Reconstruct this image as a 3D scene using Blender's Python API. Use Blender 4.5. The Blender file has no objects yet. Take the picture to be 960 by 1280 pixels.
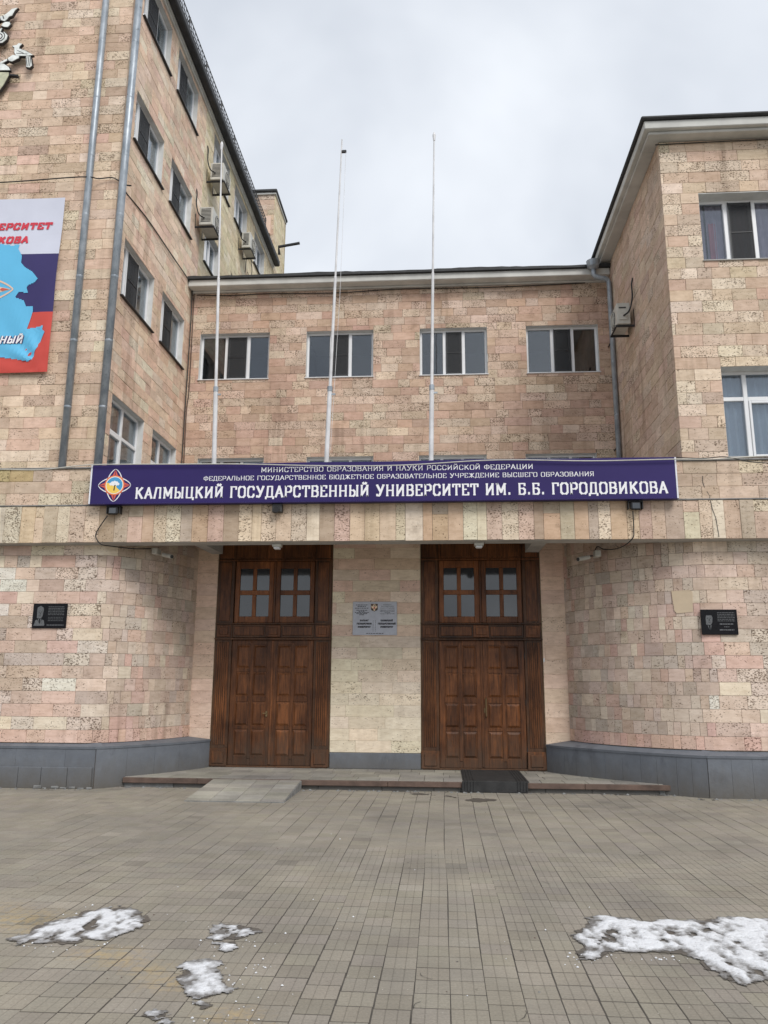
import bpy, math, random
import numpy as np
from mathutils import Vector, Matrix
from mathutils.geometry import tessellate_polygon

S = bpy.context.scene
C = S.collection
rad = math.radians

# ------------------------------------------------------------------ camera
EYE = (0.0, 0.0, 1.65)
FPX, PITCH, YAW, ROLL = 989.7, 0.210757, 0.07112, 0.005837      # focal length in pixels of a 960 px wide picture
def camera_axes():
    cy, sy, cp, sp, cr, sr = (math.cos(YAW), math.sin(YAW), math.cos(PITCH), math.sin(PITCH), math.cos(ROLL), math.sin(ROLL))
    f0 = np.array([-sy, cy, 0]); r0 = np.array([cy, sy, 0]); u0 = np.array([0, 0, 1.])
    f = cp*f0 + sp*u0; u = -sp*f0 + cp*u0
    return cr*r0 + sr*u, -sr*r0 + cr*u, f
CR, CU, CF = camera_axes()
cam_d = bpy.data.cameras.new('camera')
cam = bpy.data.objects.new('camera', cam_d); C.objects.link(cam)
mw = Matrix.Identity(4)
for i in range(3):
    mw[i][0], mw[i][1], mw[i][2], mw[i][3] = CR[i], CU[i], -CF[i], EYE[i]
cam.matrix_world = mw
cam_d.sensor_fit = 'HORIZONTAL'; cam_d.sensor_width = 36.0
cam_d.lens = FPX/960*36.0
cam_d.clip_end = 2000; cam_d.clip_start = 0.05
S.camera = cam

# ------------------------------------------------------------------ sky and sun (overcast)
SUN_EL, SUN_AZ = 45, 148        # azimuth clockwise from +Y (into the picture): behind the camera, a little to the right
W = bpy.data.worlds.new('World'); S.world = W; W.use_nodes = True
nt = W.node_tree; nt.nodes.clear()
N = nt.nodes.new; LK = nt.links.new
out = N('ShaderNodeOutputWorld'); sky = N('ShaderNodeTexSky')
sky.sky_type = 'NISHITA'; sky.sun_disc = False
sky.sun_elevation = rad(SUN_EL); sky.sun_rotation = rad(SUN_AZ)
bg1 = N('ShaderNodeBackground'); bg1.inputs['Strength'].default_value = 0.1
LK(sky.outputs[0], bg1.inputs[0])
tc = N('ShaderNodeTexCoord'); sep = N('ShaderNodeSeparateXYZ'); LK(tc.outputs['Generated'], sep.inputs[0])
add = N('ShaderNodeMath'); add.operation = 'ADD'; add.inputs[1].default_value = 0.30
ab = N('ShaderNodeMath'); ab.operation = 'ABSOLUTE'; LK(sep.outputs[2], ab.inputs[0]); LK(ab.outputs[0], add.inputs[0])
dx = N('ShaderNodeMath'); dx.operation = 'DIVIDE'; LK(sep.outputs[0], dx.inputs[0]); LK(add.outputs[0], dx.inputs[1])
dy = N('ShaderNodeMath'); dy.operation = 'DIVIDE'; LK(sep.outputs[1], dy.inputs[0]); LK(add.outputs[0], dy.inputs[1])
cmb = N('ShaderNodeCombineXYZ'); LK(dx.outputs[0], cmb.inputs[0]); LK(dy.outputs[0], cmb.inputs[1])
nz = N('ShaderNodeTexNoise'); nz.inputs['Scale'].default_value = 1.5; nz.inputs['Detail'].default_value = 5; nz.inputs['Roughness'].default_value = 0.52
nz.inputs['Distortion'].default_value = 0.35
LK(cmb.outputs[0], nz.inputs['Vector'])
cr_ = N('ShaderNodeValToRGB'); LK(nz.outputs['Fac'], cr_.inputs[0])
cr_.color_ramp.elements[0].position = 0.33; cr_.color_ramp.elements[0].color = (0.38, 0.41, 0.46, 1)
cr_.color_ramp.elements[1].position = 0.66; cr_.color_ramp.elements[1].color = (0.63, 0.655, 0.69, 1)
bg2 = N('ShaderNodeBackground'); bg2.inputs['Strength'].default_value = 1.0; LK(cr_.outputs[0], bg2.inputs[0])
mx = N('ShaderNodeMixShader'); mx.inputs[0].default_value = 0.93
LK(bg1.outputs[0], mx.inputs[1]); LK(bg2.outputs[0], mx.inputs[2]); LK(mx.outputs[0], out.inputs[0])

sd = bpy.data.lights.new('sun', 'SUN'); sd.energy = 1.5; sd.angle = rad(24); sd.color = (1.0, 0.965, 0.92)
sun = bpy.data.objects.new('sun', sd); C.objects.link(sun)
az, el = rad(SUN_AZ), rad(SUN_EL)
sdir = Vector((math.sin(az)*math.cos(el), math.cos(az)*math.cos(el), math.sin(el)))
sun.rotation_euler = sdir.to_track_quat('Z', 'Y').to_euler()
S.view_settings.view_transform = 'Standard'; S.view_settings.look = 'None'
S.view_settings.exposure = 0.68; S.view_settings.gamma = 1.0

# ------------------------------------------------------------------ materials
def mat(name):
    m = bpy.data.materials.new(name); m.use_nodes = True
    n = m.node_tree; n.nodes.clear()
    o = n.nodes.new('ShaderNodeOutputMaterial'); b = n.nodes.new('ShaderNodeBsdfPrincipled')
    n.links.new(b.outputs[0], o.inputs[0])
    return m, n, b
def node(n, t, **kw):
    x = n.nodes.new(t)
    for k, v in kw.items():
        if k in x.inputs.keys(): x.inputs[k].default_value = v
        else: setattr(x, k, v)
    return x
def mathn(n, op, a, b=None, clamp=False):
    x = n.nodes.new('ShaderNodeMath'); x.operation = op; x.use_clamp = clamp
    for i, v in enumerate((a, b)):
        if v is None: continue
        if isinstance(v, (int, float)): x.inputs[i].default_value = v
        else: n.links.new(v, x.inputs[i])
    return x.outputs[0]
def ramp(n, src, p0, p1, c0=(0, 0, 0, 1), c1=(1, 1, 1, 1)):
    r = n.nodes.new('ShaderNodeValToRGB'); n.links.new(src, r.inputs[0])
    e = r.color_ramp.elements; e[0].position = p0; e[1].position = p1; e[0].color = c0; e[1].color = c1
    return r.outputs[0]
def mixc(n, mode, fac, a, b):
    x = n.nodes.new('ShaderNodeMix'); x.data_type = 'RGBA'; x.blend_type = mode
    for i, v in ((0, fac), (6, a), (7, b)):
        if isinstance(v, (int, float)): x.inputs[i].default_value = v
        elif isinstance(v, tuple): x.inputs[i].default_value = v if len(v) == 4 else v+(1,)
        else: n.links.new(v, x.inputs[i])
    return x.outputs[2]
def noise(n, vec, scale, detail=3, rough=0.55):
    x = node(n, 'ShaderNodeTexNoise', Scale=scale, Detail=detail, Roughness=rough); n.links.new(vec, x.inputs['Vector'])
    return x.outputs['Fac']
def pos(n, sx=1, sy=1, sz=1, offset=None):
    g = n.nodes.new('ShaderNodeNewGeometry'); m = n.nodes.new('ShaderNodeVectorMath'); m.operation = 'MULTIPLY'
    m.inputs[1].default_value = (sx, sy, sz); n.links.new(g.outputs['Position'], m.inputs[0]); o = m.outputs[0]
    if offset is not None:
        a = n.nodes.new('ShaderNodeVectorMath'); a.operation = 'ADD'; n.links.new(o, a.inputs[0]); n.links.new(offset, a.inputs[1]); o = a.outputs[0]
    return o
def bump(n, b, h, strength, dist):
    x = node(n, 'ShaderNodeBump', Strength=strength, Distance=dist); n.links.new(h, x.inputs['Height']); n.links.new(x.outputs[0], b.inputs['Normal'])

def simple(name, col, rough=0.6, metal=0.0, vary=0.12, scale=6, bumpy=0.0, spec=0.5):
    m, n, b = mat(name)
    p = pos(n); f = noise(n, p, scale, 4)
    dark = tuple(c*(1-vary) for c in col)+(1,); lite = tuple(min(1, c*(1+vary)) for c in col)+(1,)
    n.links.new(ramp(n, f, 0.3, 0.7, dark, lite), b.inputs['Base Color'])
    b.inputs['Roughness'].default_value = rough; b.inputs['Metallic'].default_value = metal
    b.inputs['Specular IOR Level'].default_value = spec
    if bumpy: bump(n, b, noise(n, p, scale*6, 3), bumpy, 0.01)
    return m

def stone_material(name='shell_limestone', pit_scale=34, dirt=1.0):
    m, n, b = mat(name)
    at = n.nodes.new('ShaderNodeAttribute'); at.attribute_name = 'tint'
    # every stone shifts the grain by its own colour and pittedness, so that grain stops at the joints
    v = n.nodes.new('ShaderNodeVectorMath'); v.operation = 'SCALE'; v.inputs['Scale'].default_value = 173.0; n.links.new(at.outputs['Color'], v.inputs[0])
    p = pos(n, 1, 1, 1.7, v.outputs[0]); pw = pos(n)
    soft = noise(n, p, 5.5, 5, 0.6)
    col = mixc(n, 'MULTIPLY', 1.0, at.outputs['Color'], ramp(n, soft, 0.28, 0.74, (0.86, 0.84, 0.82, 1), (1.10, 1.11, 1.12, 1)))
    pv = pos(n, 1, 1, 5.0, v.outputs[0])
    vein = noise(n, pv, 6.0, 3, 0.7)
    col = mixc(n, 'MULTIPLY', 0.5, col, ramp(n, vein, 0.36, 0.54, (0.80, 0.76, 0.71, 1), (1, 1, 1, 1)))
    # pits and shell holes: thresholded noise, more of them on the more pitted stones
    pit = noise(n, p, pit_scale, 3, 0.62); clus = noise(n, p, 4.2, 3, 0.5)
    thr = mathn(n, 'SUBTRACT', 0.470, mathn(n, 'MULTIPLY', mathn(n, 'SUBTRACT', 1.0, at.outputs['Alpha']), 0.135))
    thr = mathn(n, 'ADD', thr, mathn(n, 'MULTIPLY', mathn(n, 'SUBTRACT', clus, 0.5), 0.26))
    mask = mathn(n, 'MULTIPLY', mathn(n, 'SUBTRACT', thr, pit), 22.0, True)
    col = mixc(n, 'MIX', mathn(n, 'MULTIPLY', mask, 0.9), col, mixc(n, 'MULTIPLY', 1.0, at.outputs['Color'], (0.22, 0.18, 0.15, 1)))
    # old soot and rain stains that run across the joints
    st = noise(n, pos(n, 0.9, 0.9, 0.35), 1.3, 5, 0.62)
    col = mixc(n, 'MULTIPLY', dirt, col, ramp(n, st, 0.33, 0.56, (0.86, 0.845, 0.83, 1), (1, 1, 1, 1)))
    st2 = noise(n, pw, 3.1, 5, 0.7)
    col = mixc(n, 'MULTIPLY', dirt, col, ramp(n, st2, 0.30, 0.42, (0.78, 0.77, 0.76, 1), (1, 1, 1, 1)))
    run = noise(n, pos(n, 5.5, 5.5, 0.22), 1.0, 4, 0.6); wh = noise(n, pw, 0.45, 3, 0.5)      # runs left by rain
    rmask = mathn(n, 'MULTIPLY', ramp(n, run, 0.50, 0.66), ramp(n, wh, 0.46, 0.62), True)
    col = mixc(n, 'MULTIPLY', mathn(n, 'MULTIPLY', rmask, 0.8*dirt), col, (0.66, 0.64, 0.62, 1))
    n.links.new(col, b.inputs['Base Color'])
    b.inputs['Roughness'].default_value = 0.88; b.inputs['Specular IOR Level'].default_value = 0.25
    h = mathn(n, 'SUBTRACT', mathn(n, 'MULTIPLY', soft, 0.35), mask)
    bump(n, b, h, 0.6, 0.008)
    return m
M = {}
M['stone'] = stone_material()
M['painted_stone'] = stone_material('painted_limestone', 34, 0.25)
M['mortar'] = simple('mortar', (0.25, 0.195, 0.155), 0.95, vary=0.3, scale=9)
M['yellow_mortar'] = simple('yellow_mortar', (0.34, 0.28, 0.17), 0.95, vary=0.2, scale=9)
M['plaster'] = simple('grey_plaster', (0.42, 0.41, 0.39), 0.9, vary=0.18, scale=2.5, bumpy=0.2)
M['white_paint'] = simple('white_window_paint', (0.74, 0.75, 0.76), 0.35, vary=0.04, scale=3)
M['reveal_paint'] = simple('reveal_paint', (0.60, 0.60, 0.58), 0.7, vary=0.1, scale=5)
M['cornice'] = simple('cornice_paint', (0.55, 0.55, 0.52), 0.8, vary=0.16, scale=2.2)
M['roof_dark'] = simple('roof_felt', (0.035, 0.036, 0.038), 0.7, vary=0.3, scale=5, bumpy=0.3)
M['dark_metal'] = simple('dark_metal', (0.018, 0.018, 0.02), 0.5, vary=0.25, scale=12)
M['cable'] = simple('cable_rubber', (0.018, 0.018, 0.018), 0.6)
M['ac_plastic'] = simple('ac_casing', (0.52, 0.51, 0.46), 0.5, vary=0.12, scale=6)
M['ac_dark'] = simple('ac_grille', (0.05, 0.05, 0.05), 0.6)
M['interior'] = simple('room_interior', (0.035, 0.033, 0.03), 0.9)
M['slate_granite'] = simple('black_granite', (0.008, 0.008, 0.010), 0.4, vary=0.4, scale=40, spec=0.15)
M['engrave'] = simple('engraved_grey', (0.10, 0.105, 0.11), 0.7, vary=0.3, scale=60)
M['kerb_brown'] = simple('brown_kerb_paint', (0.105, 0.068, 0.052), 0.75, vary=0.35, scale=5, bumpy=0.3)
M['concrete'] = simple('concrete', (0.19, 0.19, 0.185), 0.92, vary=0.35, scale=6, bumpy=0.5)
M['rubber'] = simple('rubber_mat', (0.022, 0.022, 0.022), 0.75, vary=0.4, scale=7, bumpy=0.3)
M['vinyl'] = simple('sign_vinyl', (0.030, 0.020, 0.108), 0.5, vary=0.08, scale=1.2, bumpy=0.05, spec=0.2)
M['letter'] = simple('white_letters', (0.80, 0.80, 0.82), 0.5, vary=0.02)
M['edge_white'] = simple('sign_edge', (0.70, 0.71, 0.76), 0.45, vary=0.08)
M['em_red'] = simple('emblem_red', (0.62, 0.10, 0.06), 0.5, vary=0.03)
M['em_orange'] = simple('emblem_orange', (0.80, 0.30, 0.07), 0.5, vary=0.03)
M['em_yellow'] = simple('emblem_yellow', (0.85, 0.58, 0.10), 0.5, vary=0.03)
M['em_blue'] = simple('emblem_blue', (0.06, 0.30, 0.56), 0.5, vary=0.03)
M['ban_white'] = simple('banner_white', (0.60, 0.62, 0.72), 0.55, vary=0.04, scale=2, bumpy=0.1)
M['ban_blue'] = simple('banner_blue', (0.028, 0.020, 0.115), 0.6, vary=0.05, scale=2, bumpy=0.1)
M['ban_red'] = simple('banner_red', (0.56, 0.062, 0.045), 0.55, vary=0.06, scale=2, bumpy=0.1)
M['ban_sky'] = simple('banner_light_blue', (0.115, 0.47, 0.74), 0.55, vary=0.04, scale=2, bumpy=0.1)
M['ban_pale'] = simple('banner_pale', (0.72, 0.52, 0.40), 0.55, vary=0.04)
M['ban_letter'] = simple('banner_letter_red', (0.60, 0.035, 0.06), 0.55, vary=0.03)
M['orn_pale'] = simple('ornament_pale_metal', (0.74, 0.77, 0.74), 0.5, vary=0.2, scale=9)
M['orn_cream'] = simple('ornament_cream_metal', (0.50, 0.50, 0.36), 0.5, vary=0.2, scale=9)
M['pole_white'] = simple('pole_paint', (0.64, 0.64, 0.65), 0.4, vary=0.16, scale=4)
M['steel_plate'] = simple('steel_plate', (0.47, 0.49, 0.55), 0.42, metal=0.0, vary=0.08, scale=14)
M['black_print'] = simple('black_print', (0.02, 0.02, 0.025), 0.5)
M['gold'] = simple('emblem_gold', (0.85, 0.66, 0.45), 0.4, vary=0.1)
M['blind'] = simple('vertical_blind', (0.56, 0.60, 0.68), 0.8, vary=0.06)
M['curtain_purple'] = simple('purple_curtain', (0.42, 0.34, 0.42), 0.9, vary=0.15, scale=5)
M['curtain_red'] = simple('red_curtain', (0.48, 0.16, 0.20), 0.9, vary=0.15, scale=5)
M['curtain_grey'] = simple('grey_curtain', (0.66, 0.67, 0.66), 0.9, vary=0.15, scale=5)
M['brass'] = simple('worn_brass', (0.20, 0.14, 0.07), 0.45, metal=0.6)
M['cream_plaster'] = simple('cream_patch', (0.56, 0.45, 0.32), 0.9, vary=0.05)

def zinc():
    m, n, b = mat('galvanised_pipe')
    p = pos(n, 1, 1, 0.5)
    c = ramp(n, noise(n, p, 7, 5, 0.65), 0.3, 0.7, (0.20, 0.235, 0.27, 1), (0.42, 0.46, 0.50, 1))
    rust = ramp(n, noise(n, pos(n, 1, 1, 1), 11, 4, 0.7), 0.30, 0.36, (0.17, 0.10, 0.06, 1), (1, 1, 1, 1))
    n.links.new(mixc(n, 'MULTIPLY', 0.7, c, rust), b.inputs['Base Color'])
    b.inputs['Roughness'].default_value = 0.45; b.inputs['Metallic'].default_value = 0.35
    return m
M['zinc'] = zinc()
def wood(name, col0, col1):
    m, n, b = mat(name)
    oi = n.nodes.new('ShaderNodeObjectInfo')
    p = pos(n, 14, 14, 0.9); g = noise(n, p, 3.0, 5, 0.65)
    c = ramp(n, g, 0.28, 0.74, col0, col1)
    w = noise(n, pos(n, 1, 1, 0.6), 2.6, 5, 0.65)
    c = mixc(n, 'MULTIPLY', 1.0, c, ramp(n, w, 0.36, 0.62, (0.52, 0.50, 0.50, 1), (1.1, 1.1, 1.1, 1)))
    g2 = n.nodes.new('ShaderNodeNewGeometry'); sx = n.nodes.new('ShaderNodeSeparateXYZ'); n.links.new(g2.outputs['Position'], sx.inputs[0])
    lo = mathn(n, 'SUBTRACT', mathn(n, 'MULTIPLY', noise(n, pos(n, 3, 3, 1.2), 2.2, 5, .7), 1.9), mathn(n, 'ADD', sx.outputs[2], 0.10))
    c = mixc(n, 'MIX', mathn(n, 'MULTIPLY', mathn(n, 'MULTIPLY', lo, 1.6, True), 0.7), c, (0.066, 0.044, 0.030, 1))
    tintv = mathn(n, 'ADD', 0.78, mathn(n, 'MULTIPLY', oi.outputs['Random'], 0.42))
    hs = node(n, 'ShaderNodeHueSaturation'); n.links.new(tintv, hs.inputs['Value']); n.links.new(c, hs.inputs['Color'])
    n.links.new(hs.outputs[0], b.inputs['Base Color'])
    b.inputs['Roughness'].default_value = 0.42; b.inputs['Specular IOR Level'].default_value = 0.3
    bump(n, b, g, 0.25, 0.004)
    return m
M['wood'] = wood('varnished_wood', (0.044, 0.0165, 0.0065, 1), (0.245, 0.089, 0.029, 1))
M['wood_light'] = wood('lighter_varnished_wood', (0.10, 0.034, 0.011, 1), (0.29, 0.105, 0.032, 1))
M['wood_dark'] = wood('darkened_wood', (0.034, 0.0155, 0.0075, 1), (0.142, 0.062, 0.026, 1))
def glass():
    m, n, b = mat('window_glass')
    n.nodes.remove(b); o = [x for x in n.nodes if x.type == 'OUTPUT_MATERIAL'][0]
    t = node(n, 'ShaderNodeBsdfTransparent', Color=(0.80, 0.84, 0.86, 1)); g = node(n, 'ShaderNodeBsdfGlossy', Color=(0.95, 0.97, 1, 1), Roughness=0.02)
    lw = node(n, 'ShaderNodeLayerWeight', Blend=0.25)
    f = mathn(n, 'ADD', 0.075, mathn(n, 'MULTIPLY', lw.outputs['Fresnel'], 0.75), True)
    x = n.nodes.new('ShaderNodeMixShader'); n.links.new(f, x.inputs[0]); n.links.new(t.outputs[0], x.inputs[1]); n.links.new(g.outputs[0], x.inputs[2])
    n.links.new(x.outputs[0], o.inputs[0])
    bp = node(n, 'ShaderNodeBump', Strength=0.08, Distance=0.02); n.links.new(noise(n, pos(n), 1.6, 2), bp.inputs['Height']); n.links.new(bp.outputs[0], g.inputs['Normal'])
    return m
M['glass'] = glass()
def screen():
    m, n, b = mat('mosquito_mesh')
    b.inputs['Base Color'].default_value = (0.035, 0.037, 0.04, 1); b.inputs['Roughness'].default_value = 0.8
    o = [x for x in n.nodes if x.type == 'OUTPUT_MATERIAL'][0]
    t = node(n, 'ShaderNodeBsdfTransparent'); x = n.nodes.new('ShaderNodeMixShader'); x.inputs[0].default_value = 0.6
    n.links.new(t.outputs[0], x.inputs[1]); n.links.new(b.outputs[0], x.inputs[2]); n.links.new(x.outputs[0], o.inputs[0])
    return m
M['screen'] = screen()
def plinth_paint():
    m, n, b = mat('blue_grey_plinth_paint')
    p = pos(n)
    c = ramp(n, noise(n, p, 3.5, 5, 0.6), 0.3, 0.7, (0.112, 0.124, 0.144, 1), (0.150, 0.165, 0.188, 1))
    c = mixc(n, 'MULTIPLY', 1.0, c, ramp(n, noise(n, pos(n, 1, 1, 0.5), 2.2, 5, 0.7), 0.32, 0.46, (0.66, 0.66, 0.68, 1), (1, 1, 1, 1)))
    chip = ramp(n, noise(n, p, 19, 4, 0.7), 0.72, 0.75); c = mixc(n, 'MIX', chip, c, (0.45, 0.44, 0.42, 1))
    g = n.nodes.new('ShaderNodeNewGeometry'); sx = n.nodes.new('ShaderNodeSeparateXYZ'); n.links.new(g.outputs['Position'], sx.inputs[0])
    lo = mathn(n, 'SUBTRACT', 0.26, mathn(n, 'SUBTRACT', sx.outputs[2], mathn(n, 'MULTIPLY', noise(n, pos(n, 1, 1, .4), 6, 5, .7), 0.42)))
    c = mixc(n, 'MIX', mathn(n, 'MULTIPLY', lo, 2.2, True), c, (0.105, 0.098, 0.088, 1))
    n.links.new(c, b.inputs['Base Color']); b.inputs['Roughness'].default_value = 0.62
    bump(n, b, noise(n, p, 16, 4), 0.35, 0.01)
    return m
M['plinth'] = plinth_paint()
def tile_mat(name, base, lite, grooves):
    m, n, b = mat(name)
    at = n.nodes.new('ShaderNodeAttribute'); at.attribute_name = 'tint'
    p = pos(n)
    c = ramp(n, noise(n, p, 2.3, 5, 0.62), 0.3, 0.72, base+(1,), lite+(1,))
    c = mixc(n, 'MULTIPLY', 1.0, c, at.outputs['Color'])
    fine = noise(n, p, 70, 3, 0.7)
    c = mixc(n, 'MULTIPLY', 1.0, c, ramp(n, fine, 0.3, 0.7, (0.84, 0.84, 0.84, 1), (1.12, 1.12, 1.12, 1)))
    blot = noise(n, p, 9, 5, 0.72)
    c = mixc(n, 'MULTIPLY', 1.0, c, ramp(n, blot, 0.26, 0.36, (0.55, 0.53, 0.51, 1), (1, 1, 1, 1)))
    big = noise(n, p, 0.55, 4, 0.6)
    c = mixc(n, 'MULTIPLY', 1.0, c, ramp(n, big, 0.34, 0.60, (0.80, 0.80, 0.81, 1), (1.05, 1.04, 1.01, 1)))
    # specks of grit and thin worn scuffs
    sp = node(n, 'ShaderNodeTexVoronoi', Scale=9.0); n.links.new(p, sp.inputs['Vector'])
    spk = mathn(n, 'LESS_THAN', sp.outputs['Distance'], 0.035); c = mixc(n, 'MIX', mathn(n, 'MULTIPLY', spk, 0.75), c, (0.50, 0.48, 0.43, 1))
    if grooves:
        # yellow road paint left over from an old marking, in worn flakes
        uv = n.nodes.new('ShaderNodeAttribute'); uv.attribute_name = 'paint'
        c = mixc(n, 'MIX', mathn(n, 'MULTIPLY', mathn(n, 'MULTIPLY', uv.outputs['Fac'], 0.5), ramp(n, noise(n, p, 14, 4, 0.7), 0.42, 0.56), True), c, (0.46, 0.33, 0.15, 1))
    h = fine
    n.links.new(c, b.inputs['Base Color']); b.inputs['Roughness'].default_value = 0.86; b.inputs['Specular IOR Level'].default_value = 0.3
    bump(n, b, mathn(n, 'ADD', fine, blot), 0.3, 0.004)
    return m
M['paver'] = tile_mat('paving_tile', (0.246, 0.222, 0.186), (0.304, 0.276, 0.233), True)
M['step_tile'] = tile_mat('step_tile', (0.25, 0.24, 0.215), (0.35, 0.335, 0.30), False)
M['paving_bed'] = simple('dirt_in_joints', (0.075, 0.066, 0.055), 0.95, vary=0.35, scale=8)
M['far_ground'] = simple('far_paving', (0.235, 0.215, 0.185), 0.9, vary=0.15, scale=2)
def snow_mat():
    m, n, b = mat('old_snow')
    p = pos(n, 1, 1, 1)
    d = noise(n, p, 12, 5, 0.65); d2 = noise(n, p, 60, 3, 0.7)
    at = n.nodes.new('ShaderNodeAttribute'); at.attribute_name = 'depth'     # thin snow is slush, thick snow is white
    k = mathn(n, 'ADD', at.outputs['Fac'], mathn(n, 'MULTIPLY', mathn(n, 'SUBTRACT', d, 0.5), 1.5))
    c = ramp(n, k, 0.14, 0.80, (0.17, 0.16, 0.15, 1), (0.74, 0.75, 0.77, 1))
    c = mixc(n, 'MULTIPLY', 1.0, c, ramp(n, d2, 0.30, 0.42, (0.62, 0.60, 0.58, 1), (1, 1, 1, 1)))
    n.links.new(c, b.inputs['Base Color']); b.inputs['Roughness'].default_value = 0.6
    bump(n, b, mathn(n, 'ADD', d2, d), 0.9, 0.012)
    return m
M['snow'] = snow_mat()
def wet_mat():
    m, n, b = mat('wet_dirt')
    p = pos(n)
    c = ramp(n, noise(n, p, 22, 5, 0.7), 0.3, 0.7, (0.07, 0.061, 0.052, 1), (0.15, 0.134, 0.114, 1))
    n.links.new(c, b.inputs['Base Color']); b.inputs['Roughness'].default_value = 0.5
    return m
M['wet'] = wet_mat()

# ------------------------------------------------------------------ mesh building
class MB:
    def __init__(s): s.v = []; s.f = []; s.m = []; s.t = []; s.mats = []
    def mi(s, m):
        if m not in s.mats: s.mats.append(m)
        return s.mats.index(m)
    def face(s, idx, m, t=(1, 1, 1, 0)): s.f.append(idx); s.m.append(s.mi(m)); s.t.append(t)
    def pts(s, P): b = len(s.v); s.v.extend([tuple(p) for p in P]); return b
    def quad(s, a, b, c, d, m, t=(1, 1, 1, 0)): k = s.pts((a, b, c, d)); s.face((k, k+1, k+2, k+3), m, t)
    def box(s, x0, x1, y0, y1, z0, z1, m, F=None, t=(1, 1, 1, 0), bev=0.0):
        """axis box in the frame F(a, b, c); bev chamfers all edges"""
        if F is None: F = lambda a, b, c: (a, b, c)
        if bev <= 0:
            k = s.pts([F(x, y, z) for x in (x0, x1) for y in (y0, y1) for z in (z0, z1)])
            for q in ((0, 1, 3, 2), (4, 6, 7, 5), (0, 4, 5, 1), (2, 3, 7, 6), (0, 2, 6, 4), (1, 5, 7, 3)): s.face(tuple(k+i for i in q), m, t)
            return
        b = min(bev, (x1-x0)*.45, (y1-y0)*.45, (z1-z0)*.45)
        X = (x0, x1); Y = (y0, y1); Z = (z0, z1); ix = (x0+b, x1-b); iy = (y0+b, y1-b); iz = (z0+b, z1-b)
        def vid(a, i, j, k_): return s.cache[(a, i, j, k_)]
        s.cache = {}
        for i in (0, 1):
            for j in (0, 1):
                for k_ in (0, 1):
                    s.cache[('x', i, j, k_)] = s.pts([F(X[i], iy[j], iz[k_])])
                    s.cache[('y', i, j, k_)] = s.pts([F(ix[i], Y[j], iz[k_])])
                    s.cache[('z', i, j, k_)] = s.pts([F(ix[i], iy[j], Z[k_])])
        for i in (0, 1):
            s.face((vid('x', i, 0, 0), vid('x', i, 1, 0), vid('x', i, 1, 1), vid('x', i, 0, 1)), m, t)
            s.face((vid('y', 0, i, 0), vid('y', 1, i, 0), vid('y', 1, i, 1), vid('y', 0, i, 1)), m, t)
            s.face((vid('z', 0, 0, i), vid('z', 1, 0, i), vid('z', 1, 1, i), vid('z', 0, 1, i)), m, t)
        for i in (0, 1):
            for j in (0, 1):
                s.face((vid('x', i, j, 0), vid('y', i, j, 0), vid('y', i, j, 1), vid('x', i, j, 1)), m, t)
                s.face((vid('x', i, 0, j), vid('z', i, 0, j), vid('z', i, 1, j), vid('x', i, 1, j)), m, t)
                s.face((vid('y', 0, i, j), vid('z', 0, i, j), vid('z', 1, i, j), vid('y', 1, i, j)), m, t)
                for k_ in (0, 1): s.face((vid('x', i, j, k_), vid('y', i, j, k_), vid('z', i, j, k_)), m, t)
    def stone(s, F, u0, u1, v0, v1, w0, w1, c, m, t):
        """front slab: sides, chamfered edge and face, open at the back; F(u, v, w) with w outward; bent in steps where F bends"""
        A, B, Cc = Vector(F(u0, v0, w1)), Vector(F((u0+u1)/2, v0, w1)), Vector(F(u1, v0, w1))
        if (B-(A+Cc)/2).length < .003:
            k = s.pts([F(u, v, w0) for u, v in ((u0, v0), (u1, v0), (u1, v1), (u0, v1))] +
                      [F(u, v, w1-c) for u, v in ((u0, v0), (u1, v0), (u1, v1), (u0, v1))] +
                      [F(u, v, w1) for u, v in ((u0+c, v0+c), (u1-c, v0+c), (u1-c, v1-c), (u0+c, v1-c))])
            for r in (0, 4):
                for i in range(4):
                    j = (i+1) % 4
                    s.face((k+r+i, k+r+j, k+r+4+j, k+r+4+i), m, t)
            s.face((k+8, k+9, k+10, k+11), m, t); return
        n = 5; a = [u0+(u1-u0)*i/n for i in range(n+1)]; f = [u0+c+(u1-u0-2*c)*i/n for i in range(n+1)]
        k = s.pts([F(u, v0, w0) for u in a]+[F(u, v0, w1-c) for u in a]+[F(u, v0+c, w1) for u in f]+[F(u, v1-c, w1) for u in f]+[F(u, v1, w1-c) for u in a]+[F(u, v1, w0) for u in a])
        for r in range(5):
            for i in range(n): q = k+r*(n+1)+i; s.face((q, q+1, q+n+2, q+n+1), m, t)
        for e in (0, n): g = [k+r*(n+1)+e for r in range(6)]; s.face((g[0], g[1], g[4], g[5]), m, t); s.face((g[1], g[2], g[3], g[4]), m, t)
    def prism(s, poly, F, w0, w1, m, side=None, t=(1, 1, 1, 0), back=False):
        k = s.pts([F(a, b, w1) for a, b in poly]); n = len(poly)
        for tri in tessellate_polygon([[Vector((a, b, 0)) for a, b in poly]]): s.face(tuple(k+i for i in tri), m, t)
        k2 = s.pts([F(a, b, w0) for a, b in poly])
        for i in range(n):
            j = (i+1) % n; s.face((k+i, k2+i, k2+j, k+j), side or m, t)
        if back:
            for tri in tessellate_polygon([[Vector((a, b, 0)) for a, b in poly]]): s.face(tuple(k2+i for i in tri), m, t)
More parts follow.
